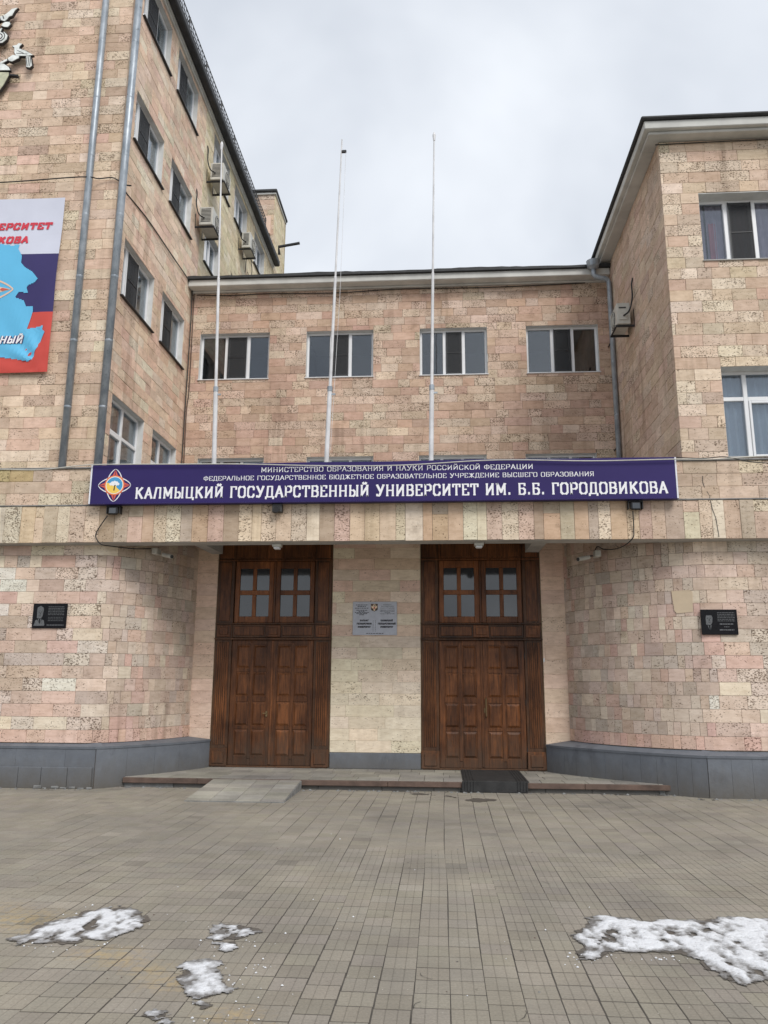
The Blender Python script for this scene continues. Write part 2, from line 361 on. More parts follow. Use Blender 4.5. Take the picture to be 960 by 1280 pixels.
    def tube(s, P, r, m, n=8, cap=True):
        P = [Vector(p) for p in P]; R = r if isinstance(r, (list, tuple)) else [r]*len(P); rings = []
        up = None
        for i, p in enumerate(P):
            d = (P[min(i+1, len(P)-1)]-P[max(i-1, 0)]).normalized()
            if up is None: up = Vector((0, 0, 1)) if abs(d.z) < 0.9 else Vector((0, 1, 0))
            a = d.cross(up).normalized(); b_ = a.cross(d).normalized(); up = b_
            rings.append(s.pts([p+(a*math.cos(q)+b_*math.sin(q))*R[i] for q in [2*math.pi*j/n for j in range(n)]]))
        for i in range(len(P)-1):
            for j in range(n):
                k = (j+1) % n; s.face((rings[i]+j, rings[i]+k, rings[i+1]+k, rings[i+1]+j), m)
        if cap:
            s.face(tuple(rings[0]+j for j in range(n))[::-1], m); s.face(tuple(rings[-1]+j for j in range(n)), m)
    def disc(s, F, cx, cy, r, w0, w1, m, n=20, sy=1.0): s.prism([(cx+r*math.cos(2*math.pi*i/n), cy+sy*r*math.sin(2*math.pi*i/n)) for i in range(n)], F, w0, w1, m)
    def build(s, name, parent=None, tint=False, smooth=False):
        me = bpy.data.meshes.new(name); me.from_pydata(s.v, [], s.f)
        for m in s.mats: me.materials.append(M[m] if isinstance(m, str) else m)
        me.polygons.foreach_set('material_index', s.m)
        if smooth: me.polygons.foreach_set('use_smooth', [True]*len(s.f))
        if tint:
            a = me.attributes.new('tint', 'FLOAT_COLOR', 'FACE'); a.data.foreach_set('color', np.array(s.t, dtype=np.float32).ravel())
        me.update()
        return link(name, me, parent)
def link(name, me, parent=None):
    o = bpy.data.objects.new(name, me); C.objects.link(o)
    if parent is not None:
        o.parent = parent
        o.matrix_parent_inverse = Matrix.Identity(4)
        o.location = tuple(-c for c in world_loc(parent))     # vertices are in metres of the place; keep them there
    return o
def world_loc(o):
    p = Vector(o.location); q = o.parent
    while q is not None: p = p+Vector(q.location); q = q.parent
    return p
def tag(o, label=None, cat=None, group=None, kind=None):
    if label: o['label'] = label
    if cat: o['category'] = cat
    if group: o['group'] = group
    if kind: o['kind'] = kind
    return o
def thing(name, loc, label, cat, group=None):
    o = bpy.data.objects.new(name, None); C.objects.link(o); o.location = loc; o.empty_display_size = 0.2
    return tag(o, label, cat, group)

# ------------------------------------------------------------------ walls of stones
XL, XR, YF, YC = -5.87, 3.94, 12.65, 17.05
def F_front(y): return lambda u, v, w: (u, y-w, v)
def F_left(u, v, w): return (XL+w, u, v)          # the side of the left building, faces right
def F_right(u, v, w): return (XR-w, u, v)         # the side of the right building, faces left
def seen(p):
    d = np.array(p)-np.array(EYE); z = d@CF
    if z < 0.3: return 0, z
    x = d@CR/z*FPX; y = d@CU/z*FPX
    return (1 if abs(x) < 500 and abs(y) < 660 else 0), z
def canopy_hides(p):
    if p[1] < 12.66 and p[2] < 5.13: return False
    k = 12.3/p[1]; z = 1.65+(p[2]-1.65)*k
    return p[1] > 12.6 and 3.84 < z < 5.1
PAL = {
 'tan':    [((.52, .375, .262), 6, .35), ((.56, .42, .31), 5, .3), ((.47, .325, .225), 3, .5), ((.55, .36, .27), 4, .2), ((.60, .475, .36), 3, .6), ((.40, .28, .20), 2, .3), ((.50, .385, .28), 4, .9)],
 'warm':   [((.60, .42, .30), 6, .2), ((.62, .455, .34), 5, .15), ((.57, .375, .275), 5, .2), ((.55, .42, .31), 3, .4), ((.65, .51, .39), 3, .3), ((.50, .34, .25), 2, .3)],
 'rosy':   [((.47, .30, .215), 6, .15), ((.44, .27, .195), 4, .15), ((.50, .36, .27), 5, .7), ((.52, .39, .29), 5, .85), ((.40, .255, .18), 3, .3), ((.56, .43, .33), 3, .6)],
 'shade':  [((.46, .335, .25), 5, .25), ((.44, .305, .225), 5, .3), ((.50, .37, .28), 4, .3), ((.41, .28, .205), 3, .3), ((.48, .37, .29), 3, .7)],  # darker stones for the side facing away from the sun, shade put into colour
 'cream':  [((.54, .40, .28), 6, .3), ((.60, .47, .35), 6, .75), ((.64, .52, .40), 4, .7), ((.52, .35, .255), 3, .2), ((.46, .35, .265), 2, .5), ((.50, .315, .225), 1, .2)],
 'entry':  [((.60, .445, .35), 5, .35), ((.57, .40, .315), 5, .3), ((.64, .52, .43), 5, .85), ((.60, .50, .43), 4, .75), ((.56, .355, .285), 4, .2), ((.48, .39, .33), 3, .5), ((.65, .55, .42), 3, .15), ((.46, .34, .27), 2, .4), ((.70, .62, .55), 1, .5)],
 'curve':  [((.53, .40, .32), 5, .2), ((.56, .44, .36), 5, .3), ((.50, .36, .285), 5, .25), ((.46, .38, .32), 4, .35), ((.60, .49, .39), 3, .1), ((.44, .33, .265), 3, .25), ((.53, .335, .27), 3, .15)],
 'pink':   [((.62, .40, .315), 6, .35), ((.60, .375, .30), 3, .5), ((.64, .43, .35), 3, .25)],
 'smooth_pink': [((.62, .43, .33), 5, .0), ((.61, .42, .32), 3, .1), ((.63, .44, .335), 3, .0)],
 'smooth_cream': [((.62, .515, .385), 5, .0), ((.63, .52, .39), 4, .25), ((.61, .50, .37), 3, .1)],
 'fascia': [((.60, .43, .28), 5, .25), ((.64, .51, .37), 5, .6), ((.50, .33, .20), 4, .15), ((.53, .36, .27), 4, .3), ((.44, .35, .26), 3, .3), ((.66, .55, .42), 4, .75), ((.58, .40, .31), 4, .6), ((.67, .60, .45), 2, .1), ((.40, .28, .19), 2, .2)],
 'parapet':[((.60, .45, .33), 4, .4), ((.62, .49, .36), 4, .8), ((.52, .385, .285), 3, .3), ((.56, .385, .28), 2, .2)],
 'ochre':  [((.63, .53, .34), 6, .15), ((.67, .57, .38), 5, .15), ((.59, .49, .30), 4, .2), ((.70, .61, .44), 3, .1)],
 'gold':   [((.50, .36, .15), 3, .5), ((.46, .34, .16), 2, .5)],
}
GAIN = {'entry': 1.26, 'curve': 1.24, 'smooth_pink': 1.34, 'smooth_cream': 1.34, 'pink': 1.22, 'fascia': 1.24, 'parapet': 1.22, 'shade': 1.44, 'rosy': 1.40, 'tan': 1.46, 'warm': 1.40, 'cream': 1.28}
MEAN = {k: tuple(sum(x[0][i]*x[1] for x in L)/sum(x[1] for x in L) for i in range(3)) for k, L in PAL.items()}
def pick(rng, pal):
    L = PAL[pal]; r = rng.random()*sum(x[1] for x in L)
    for c, w, p in L:
        r -= w
        if r <= 0: break
    m_ = MEAN[pal]; c = tuple(x*.80+y*.20 for x, y in zip(c, m_)); lum = sum(c)/3; c = tuple(min(.80, (x*.76+lum*.24)*GAIN.get(pal, 1.19)*q) for x, q in zip(c, (1.0, 1.0, .97)))
    k = rng.uniform(0.92, 1.07); j = lambda: rng.uniform(0.97, 1.03)
    return (c[0]*k*j(), c[1]*k*j(), c[2]*k*j(), max(0, min(1, p+rng.uniform(-.25, .25))))
def lay(F, u0, u1, z0, z1, course, lmin, lmax, ops, pal, rng, W0=0.0, W1=0.022, jit=0.004, gap=0.002, pal_fn=None, narrow=None):
    """courses of stones on the frame F, cut round the openings; returns dictionaries"""
    out_ = []; n = max(1, round((z1-z0)/course)); h = (z1-z0)/n
    for r in range(n):
        a, b = z0+r*h, z0+(r+1)*h; u = u0-rng.uniform(0, lmax*.6)
        while u < u1-1e-4:
            mn, mx_ = (lmin, lmax) if narrow is None else narrow(u)
            e = u+rng.uniform(mn, mx_)
            if u1-e < mn*.6: e = u1
            s_, e_ = max(u, u0), min(e, u1); u = e
            if e_-s_ < 0.03: continue
            pieces = [(s_, e_, a, b)]
            for (ou0, ou1, oz0, oz1) in ops:
                nx = []
                for (p, q, c, d) in pieces:
                    if q <= ou0 or p >= ou1 or d <= oz0 or c >= oz1: nx.append((p, q, c, d)); continue
                    if p < ou0-.025: nx.append((p, ou0, c, d))
                    if q > ou1+.025: nx.append((ou1, q, c, d))
                    m0, m1 = max(p, ou0), min(q, ou1)
                    if c < oz0-.02: nx.append((m0, m1, c, oz0))
                    if d > oz1+.02: nx.append((m0, m1, oz1, d))
                pieces = nx
            for (p, q, c, d) in pieces:
                t = pick(rng, pal if pal_fn is None else pal_fn((p+q)/2, (c+d)/2))
                w = W1+rng.uniform(-jit, jit)
                cp = F((p+q)/2, (c+d)/2, w); c1 = F(p, c, w); c2 = F(q, d, w)
                vis, z = seen(cp)
                if vis and canopy_hides(cp): vis = 0
                nrm = np.cross(np.array(F(q, c, w))-np.array(c1), np.array(F(p, d, w))-np.array(c1))
                v = np.array(cp)-np.array(EYE)
                area = abs(nrm@v)/np.linalg.norm(v)**3 if vis else 0
                out_.append(dict(F=F, r=(p+gap, q-gap, c+gap, d-gap), w=(W0, w), t=t, s=area))
    return out_
def finish_stones(stones, parent, name='stone', rest='stones', limit=300, m='stone'):
    stones.sort(key=lambda d: -d['s'])
    solo = [d for d in stones[:limit] if d['s'] > 0]; other = stones[len(solo):]
    for d in solo:
        b = MB(); p, q, c, e = d['r']; b.stone(d['F'], p, q, c, e, d['w'][0], d['w'][1], 0.0028, m, d['t']); b.build(name, parent, tint=True)
    if other:
        b = MB()
        for d in other:
            p, q, c, e = d['r']; b.stone(d['F'], p, q, c, e, d['w'][0], d['w'][1], 0.0028, m, d['t'])
        tag(b.build(rest, parent, tint=True), kind='stuff')
def backing(b, F, u0, u1, z0, z1, ops, m, w=0.0):
    us = sorted({u0, u1}|{x for o in ops for x in o[:2] if u0 < x < u1}); zs = sorted({z0, z1}|{x for o in ops for x in o[2:] if z0 < x < z1})
    for i in range(len(us)-1):
        for j in range(len(zs)-1):
            cu, cz = (us[i]+us[i+1])/2, (zs[j]+zs[j+1])/2
            if any(o[0] < cu < o[1] and o[2] < cz < o[3] for o in ops): continue
            b.quad(F(us[i], zs[j], w), F(us[i+1], zs[j], w), F(us[i+1], zs[j+1], w), F(us[i], zs[j+1], w), m)
def room(b, F, o, w0=-0.27, w1=-1.5, m='interior'):
    u0, u1, z0, z1 = o; u0 -= .02; u1 += .02; z0 -= .02; z1 += .02
    A = [(u0, z0), (u1, z0), (u1, z1), (u0, z1)]
    for i in range(4):
        p, q = A[i], A[(i+1) % 4]; b.quad(F(p[0], p[1], w0), F(q[0], q[1], w0), F(q[0], q[1], w1), F(p[0], p[1], w1), m)
    b.quad(*[F(p[0], p[1], w1) for p in A], m)

def window(parent, F, o, cols, rows=None, recess=0.14, kinds=None, sill='white', curtains=None, reveal=True, screen_at=None, folds=9):
    """one window of a facade: frame, panes, reveal, sill, curtains; o = (u0, u1, z0, z1), cols / rows as fractions"""
    u0, u1, z0, z1 = o; w = u1-u0; h = z1-z0; fr = .05; wf = -recess
    b = MB(); G = lambda a, c, v: F(a, c, v)
    def bx(a0, a1, c0, c1, d0, d1, m='white_paint', bev=.006): b.box(a0, a1, c0, c1, d0, d1, m, G, bev=bev)
    bx(u0, u0+fr, z0, z1, wf-.07, wf); bx(u1-fr, u1, z0, z1, wf-.07, wf)
    bx(u0+fr, u1-fr, z1-fr, z1, wf-.07, wf); bx(u0+fr, u1-fr, z0, z0+fr, wf-.07, wf)
    cu = [u0+fr+(w-2*fr)*c for c in cols]; mw_ = .07
    rz = [z0+fr+(h-2*fr)*c for c in (rows or [])]
    for c in cu: bx(c-mw_/2, c+mw_/2, z0+fr, z1-fr, wf-.068, wf+.003)
    ue = [u0+fr]+cu+[u1-fr]
    spans = [(ue[i]+(mw_/2 if i else 0), ue[i+1]-(mw_/2 if i < len(ue)-2 else 0)) for i in range(len(ue)-1)]
    for a, c in spans:
        for r in rz: bx(a, c, r-.035, r+.035, wf-.066, wf+.001)
    ze = [z0+fr]+rz+[z1-fr]
    zsp = [(ze[i]+(.035 if i else 0), ze[i+1]-(.035 if i < len(ze)-2 else 0)) for i in range(len(ze)-1)]
    kinds = kinds or ['fixed']*len(spans)
    for (a, c), k in zip(spans, kinds):                       # an opening sash has a frame of its own
        if k == 'sash':
            s0, s1 = zsp[0]
            for q in ((a+.004, a+.045, s0+.004, s1-.004), (c-.045, c-.004, s0+.004, s1-.004), (a+.045, c-.045, s0+.004, s0+.045), (a+.045, c-.045, s1-.045, s1-.004)):
                bx(*q, wf-.06, wf+.016)
    wo = b.build('window', parent)
    for i, (a, c) in enumerate(spans):
        for s0, s1 in zsp:
            p = MB(); p.box(a+.002, c-.002, s0+.002, s1-.002, wf-.035, wf-.029, 'glass', G); p.build('pane', wo)
        if screen_at is not None and i in screen_at:
            s0, s1 = zsp[0]; p = MB(); p.box(a+.01, c-.01, s0+.01, s1-.01, wf+.018, wf+.020, 'screen', G)
            for q in ((a+.006, a+.022, s0+.006, s1-.006), (c-.022, c-.006, s0+.006, s1-.006), (a+.022, c-.022, (s0+s1)/2-.008, (s0+s1)/2+.008)): p.box(*q, wf+.014, wf+.028, 'dark_metal', G)
            p.build('insect_screen', wo)
    if reveal:
        p = MB(); e = .012
        for a, c, d, f in ((u0-e, z0, u0+.002, z1), (u1-.002, z0, u1+e, z1), (u0-e, z1-.002, u1+e, z1+e)):
            p.box(a, d, c, f, wf-.09, .012, 'reveal_paint', G)
        p.build('reveal', wo)
    p = MB()
    if sill == 'dark': p.box(u0-.04, u1+.04, z0-.03, z0-.002, wf-.02, .075, 'dark_metal', G, bev=.004)
    else: p.box(u0-.02, u1+.02, z0-.022, z0-.002, wf-.02, .05, 'white_paint' if sill == 'white' else 'plaster', G, bev=.004)
    p.build('sill', wo)
    for (i0, i1, zb, zt, m, depth) in (curtains or []):       # pleated cloth behind the glass
        a, c = u0+w*i0, u0+w*i1; n = max(3, int((c-a)*folds)*2); p = MB(); prev = None
        for k in range(n+1):
            uu = a+(c-a)*k/n; ww = wf-.085-(depth if k % 2 else 0); cur = (F(uu, z0+h*zb, ww), F(uu, z0+h*zt, ww))
            if prev: p.quad(prev[0], cur[0], cur[1], prev[1], m)
            prev = cur
        p.build('curtain', wo)
    return wo

# ------------------------------------------------------------------ ground
g = MB(); g.quad((-300, -300, -.03), (300, -300, -.03), (300, 400, -.03), (-300, 400, -.03), 'far_ground'); tag(g.build('ground'), kind='structure')
rng = random.Random(11)
TW = 0.1972
paint_spots = [(-2.13, 5.2, .2), (-2.03, 5.2, .22), (-1.92, 5.1, .2), (-1.06, 4.36, .18), (-3.0, 5.83, .4), (-1.51, 4.78, .2), (-3.3, 6.0, .35), (-2.7, 5.6, .2), (-1.7, 4.95, .15), (-0.95, 4.2, .15)]
pav = MB()
pav.quad((-14, -3, -.0032), (14, -3, -.0032), (14, 12.9, -.0032), (-14, 12.9, -.0032), 'paving_bed')
pave = tag(pav.build('paving'), kind='structure')
tiles = []
ncol = int(27/TW)
for i in range(ncol):
    x0 = -13.4+i*TW+0.021; ph = rng.choice((0, 0, 0, .06, -.08, .5, .15))*TW+rng.uniform(-.008, .008); y = -2.6+ph; drift = rng.uniform(-.006, .006)
    while y < 12.78:
        xc, yc = x0+TW/2, y+TW/2
        if y+TW < 12.86:
            k = 1.0+rng.uniform(-.055, .055)
            if rng.random() < .05: k *= rng.choice((.84, .9, 1.1))
            xw = x0+.009*math.sin(y*.9+i*.13)+.004*math.sin(y*2.3+i*.9); xc = xw+TW/2; tiles.append((xw, y, xc, yc, (k*1.0, k*rng.uniform(.985, 1.01), k*rng.uniform(.96, 1.01), 0), rng.uniform(-.0006, .0006), (rng.uniform(-.0006, .0006), rng.uniform(-.0006, .0006))))
        y += TW+rng.uniform(-.001, .002)
def tile_geo(b, x0, y0, t, dz, tilt, grooves):
    X0, X1, Y0, Y1 = x0+.0028, x0+TW-.0028, y0+.006, y0+TW-.006; c = .0015
    def F(u, v, w): return (u, v, w+dz+tilt[0]*(u-x0)/TW+tilt[1]*(v-y0)/TW)
    if not grooves:
        b.stone(F, X0, X1, Y0, Y1, -.012, 0.0, c, 'paver', t); return
    # a 3 x 3 pattern of cushions pressed into every tile
    s = (X1-X0)/3; r = (Y1-Y0)/3; q = .0028
    b.stone(F, X0, X1, Y0, Y1, -.012, -.0014, .0006, 'paver', tuple(x*.80 for x in t[:3])+(0,))
    for i in range(3):
        for j in range(3):
            b.stone(F, X0+i*s+(q if i else 0), X0+(i+1)*s-(q if i < 2 else 0), Y0+j*r+(q if j else 0), Y0+(j+1)*r-(q if j < 2 else 0), -.0016, 0, .0012, 'paver', t)
def near_seen(t):
    v, z = seen((t[2], t[3], 0)); return (1.0/z**3) if v else 0
tiles.sort(key=lambda t: -near_seen(t))
def paint_attr(o, centres):
    me = o.data; vals = []
    for p in me.polygons:
        cx, cy = p.center[0], p.center[1]; vals.append(max([0]+[max(0, 1-math.hypot((cx-a)/1.3, cy-b_)/r) for a, b_, r in paint_spots]))
    a = me.attributes.new('paint', 'FLOAT', 'FACE'); a.data.foreach_set('value', vals)
for t in tiles[:300]:
    b = MB(); tile_geo(b, t[0], t[1], t[4], t[5], t[6], True); o = b.build('paving_tile', pave, tint=True); paint_attr(o, None)
b = MB()
for t in tiles[300:]:
    tile_geo(b, t[0], t[1], t[4], t[5], t[6], near_seen(t) > 0 and t[3] < 8.5)
o = tag(b.build('paving_tiles', pave, tint=True), kind='stuff'); paint_attr(o, None)

b = MB(); rc = random.Random(44)                              # hairline cracks in single pavers
for cx, cy in ((-.06, 4.95), (-.12, 4.62), (.42, 4.55), (.9, 7.2), (1.9, 8.4), (3.1, 11.2), (2.7, 10.9)):
    a = rc.uniform(0, 6.28); p = (cx, cy)
    for k in range(rc.randint(3, 5)):
        a += rc.choice((-.5, .1, .45)); q = (p[0]+.022*math.cos(a), p[1]+.03*math.sin(a)); w_ = rc.uniform(.001, .002); nx, ny = -math.sin(a)*w_, math.cos(a)*w_
        b.quad((p[0]-nx, p[1]-ny, .0026), (q[0]-nx, q[1]-ny, .0026), (q[0]+nx, q[1]+ny, .0026), (p[0]+nx, p[1]+ny, .0026), 'cable'); p = q
tag(b.build('cracks', pave), kind='stuff')

# ------------------------------------------------------------------ left building
rngL = random.Random(5)
Lb = thing('left_building', (-8, 20, 0), 'tall stone-clad building on the left with a banner and pipes on its front', 'building')
winL = []
for (y0, y1) in ((13.13, 14.70), (15.18, 16.66)):
    winL += [(y0, y1, 5.22, 6.70), (y0, y1, 8.63, 9.80), (y0, y1, 11.92, 13.02), (y0, y1, 14.73, 15.88)]
winY = [(18.1, 19.65, 14.73, 15.88), (20.25, 21.75, 14.73, 15.88), (22.7, 24.2, 14.73, 15.88), (17.75, 19.1, 11.95, 13.0), (20.25, 21.75, 11.95, 13.0)]
b = MB(); top = 16.05
backing(b, F_front(YF), -12, XL, 5.0, top, [], 'mortar')
backing(b, F_left, YF, 17.35, 5.0, top, winL, 'mortar')
backing(b, F_left, 17.35, 25.4, 9.5, top, winY, 'yellow_mortar')
b.quad((-12, YF, 5), (-12, 25.4, 5), (-12, 25.4, top), (-12, YF, top), 'mortar')
b.build('wall', Lb)
b = MB()
for o in winL+winY: room(b, F_left, o, -.18)
b.build('rooms', Lb)
st = lay(F_front(YF), -10.6, XL+.02, 5.10, top, 0.2, .24, .62, [], 'tan', rngL)
st += lay(F_left, YF+.002, 17.35, 5.10, top, 0.2, .26, .66, winL, 'warm', rngL)
st += lay(F_left, 17.36, 25.4, 10.6, top, 0.2, .26, .6, winY, 'ochre', rngL)
finish_stones(st, Lb)
b = MB(); b.quad((-12, YF-.2, 16.2), (-5.7, YF-.2, 16.2), (-5.7, 25.4, 16.2), (-12, 25.4, 16.2), 'roof_dark'); b.build('roof', Lb)
b = MB()
b.box(-12, -5.765, 12.35, YF+.2, 16.03, 16.15, 'cornice', bev=.01); b.box(-6.1, -5.765, YF+.2, 25.4, 16.03, 16.15, 'cornice', bev=.01)
b.box(-6.0, -5.80, YF+.2, 25.4, 15.97, 16.028, 'cornice', bev=.01); b.build('cornice', Lb)
b = MB(); b.box(-5.762, -5.58, 12.3, 25.42, 16.06, 16.27, 'roof_dark', bev=.03); b.build('gutter', Lb)
b = MB()                                                    # lattice guard along the roof edge
b.tube([(-5.66, 12.4, 16.68), (-5.66, 23.4, 16.68)], .012, 'dark_metal', 5); b.tube([(-5.66, 12.4, 16.5), (-5.66, 23.4, 16.5)], .009, 'dark_metal', 5)
y = 12.4
while y < 23.3:
    b.tube([(-5.66, y, 16.24), (-5.66, y+.17, 16.68)], .007, 'dark_metal', 4, False); b.tube([(-5.66, y+.17, 16.24), (-5.66, y, 16.68)], .007, 'dark_metal', 4, False); y += .17
y = 12.5
while y < 23.4: b.tube([(-5.66, y, 16.2), (-5.66, y, 16.70)], .014, 'dark_metal', 5); b.tube([(-5.66, y, 16.66), (-5.95, y, 16.2)], .011, 'dark_metal', 5); y += 1.36
b.build('roof_guard', Lb)
for o in winL+winY: pass
for i, o in enumerate(winL):
    low = o[2] < 6
    if low: window(Lb, F_left, o, [.5], [.60], recess=.10, kinds=['sash', 'fixed'], sill='dark', curtains=[(.0, .36, 0, 1, 'curtain_grey', .03), (.62, 1.0, 0, 1, 'curtain_grey', .02)], folds=7)
    else: window(Lb, F_left, o, [.22, .62], None, recess=.09, kinds=['fixed', 'sash', 'fixed'], sill='dark', screen_at=[1], curtains=[(.60, 1.0, 0, 1, 'curtain_grey', .02)], folds=6)
for o in winY: window(Lb, F_left, o, [.36, .66], None, recess=.12, kinds=['fixed', 'sash', 'fixed'], sill='dark', curtains=[(.5, 1.0, 0, 1, 'blind', .02)], folds=6)
b = MB()                                                    # short outlet pipe at the far eaves corner
b.tube([(-5.6, 25.35, 16.5), (-5.6, 25.2, 16.72), (-4.85, 25.2, 16.84)], .05, 'dark_metal', 8); b.build('spout', Lb)

# stair tower at the far end
Tb = thing('stair_tower', (-7, 26.4, 0), 'yellow stone tower block rising behind the far end of the left roof', 'tower')
b = MB()
backing(b, F_front(25.42), -8.6, -5.86, 9.5, 19.0, [(-6.55, -6.1, 16.6, 18.0)], 'yellow_mortar')
FT = lambda u, v, w: (-5.86+w, u, v)
backing(b, FT, 25.42, 27.3, 9.5, 19.0, [], 'yellow_mortar')
b.quad((-8.6, 25.42, 9.5), (-8.6, 27.3, 9.5), (-8.6, 27.3, 19), (-8.6, 25.42, 19), 'yellow_mortar')
b.box(-8.6, -5.82, 27.24, 27.3, 9.5, 19.0, 'yellow_mortar')
b.build('wall', Tb)
rt = random.Random(3)
stt = lay(F_front(25.42), -8.6, -5.86, 15.9, 18.95, .2, .25, .6, [(-6.55, -6.1, 16.6, 18.0)], 'cream', rt)
stt += lay(FT, 25.42, 27.3, 11, 18.95, .2, .25, .6, [], 'ochre', rt)
finish_stones(stt, Tb, limit=200)
b = MB(); room(b, F_front(25.42), (-6.55, -6.1, 16.6, 18.0), 0); b.build('doorway', Tb)
b = MB(); b.box(-6.25, -5.95, 25.25, 25.40, 17.3, 18.0, 'ban_pale', bev=.01); b.build('shutter', Tb)
b = MB(); b.box(-8.7, -5.76, 25.28, 27.36, 19.0, 19.12, 'roof_dark', bev=.03); b.box(-8.7, -5.80, 25.34, 27.33, 18.93, 19.0, 'cornice'); b.build('roof', Tb)

# ------------------------------------------------------------------ middle building
rngC = random.Random(21)
Cb = thing('middle_building', (-1, 18, 0), 'lower stone-clad wing between the two blocks with a row of four windows', 'building')
FC = F_front(YC)
winC = [(-5.57, -3.92, 8.49, 9.63), (-3.045, -1.485, 8.49, 9.63), (-.41, 1.13, 8.49, 9.63), (2.02, 3.635, 8.49, 9.63)]
lowC = [(-5.47, -3.95, 5.1, 6.585), (-2.97, -1.46, 5.1, 6.585), (-.44, 1.06, 5.1, 6.585), (1.92, 3.45, 5.1, 6.585)]
b = MB(); backing(b, FC, XL, XR, 4.3, 10.74, winC+lowC, 'mortar'); b.build('wall', Cb)
b = MB()
for o in winC+lowC: room(b, FC, o, -.16)
b.build('rooms', Cb)
finish_stones(lay(FC, XL+.01, XR-.01, 5.52, 10.70, .1925, .24, .62, winC+lowC, 'rosy', rngC), Cb)
for i, o in enumerate(winC):
    window(Cb, FC, o, [.355, .66] if i else [.36, .70], None, recess=.1, kinds=['fixed', 'sash', 'fixed'], sill='white', screen_at=[1], curtains=None)
for o in lowC: window(Cb, FC, o, [.33, .66], [.7], recess=.1, sill='white', kinds=['fixed', 'sash', 'fixed'])
b = MB(); b.box(XL+.03, XR-.03, 16.72, YC+.3, 10.70, 10.86, 'cornice', bev=.012); b.box(XL+.03, XR-.03, 16.96, YC+.3, 10.655, 10.698, 'cornice', bev=.01); b.build('cornice', Cb)
b = MB()
n = 60; pr = None; rr = random.Random(8)
for i in range(n+1):
    x = XL+.02+(XR-XL-.04)*i/n; zt = 10.93+.012*math.sin(x*1.7)+rr.uniform(-.007, .007)
    cur = [(x, 16.66, 10.865), (x, 16.66, zt), (x, 17.0, zt+.05), (x, 22, zt+.35)]
    if pr:
        for k in range(3): b.quad(pr[k], cur[k], cur[k+1], pr[k+1], 'roof_dark')
    pr = cur
b.quad((XL, 16.66, 10.863), (XR, 16.66, 10.863), (XR, 17.1, 10.863), (XL, 17.1, 10.863), 'roof_dark')
b.box(-.75, -.35, 16.9, 17.3, 10.97, 11.05, 'roof_dark', bev=.03)
b.build('roof', Cb)

# ------------------------------------------------------------------ right building
rngR = random.Random(33)
Rb = thing('right_building', (6, 17, 0), 'right-hand stone-clad block with a wide eaves cornice and curtained windows', 'building')
FRr = F_front(YF)
winR = [(4.535, 6.35, 8.69, 9.96), (4.655, 6.45, 5.22, 6.76)]
b = MB()
backing(b, FRr, XR, 9.0, 4.9, 11.0, winR, 'mortar'); backing(b, F_right, YF, 17.2, 4.9, 11.0, [], 'mortar')
b.quad((9, YF, 5), (9, 20, 5), (9, 20, 11), (9, YF, 11), 'mortar'); b.quad((XR, 17.2, 9), (XR, 20, 9), (XR, 20, 11), (XR, 17.2, 11), 'mortar')
b.build('wall', Rb)
b = MB()
for o in winR: room(b, FRr, o)
b.build('rooms', Rb)
st = lay(FRr, XR-.02, 8.0, 5.10, 10.99, .2, .24, .62, winR, 'cream', rngR)
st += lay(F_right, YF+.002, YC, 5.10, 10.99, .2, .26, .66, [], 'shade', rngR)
finish_stones(st, Rb)
window(Rb, FRr, winR[0], [.27, .55], None, recess=.22, kinds=['fixed', 'sash', 'fixed'], sill='grey', screen_at=[1], curtains=[(.02, .10, 0, 1, 'curtain_purple', .04), (.11, .98, 0, 1, 'curtain_purple', .05), (.13, .2, 0, .7, 'curtain_red', .02), (.33, .5, 0, .9, 'curtain_red', .03)], folds=8)
window(Rb, FRr, winR[1], [.235, .62], [.70], recess=.22, kinds=['fixed', 'sash', 'fixed'], sill='grey', curtains=[(.01, .99, 0, 1, 'blind', .05)], folds=8)
b = MB()
b.box(3.62, 9.2, 12.33, 12.9, 11.055, 11.21, 'cornice', bev=.012); b.box(3.62, 4.1, 12.9, 16.9, 11.055, 11.21, 'cornice', bev=.012)
b.box(3.70, 9.2, 12.41, 12.9, 11.0, 11.053, 'cornice', bev=.01); b.box(3.70, 4.1, 12.9, 16.9, 11.0, 11.053, 'cornice', bev=.01)
b.build('cornice', Rb)
b = MB(); b.box(3.56, 9.2, 12.27, 20, 11.213, 11.275, 'roof_dark', bev=.02); b.build('roof', Rb)

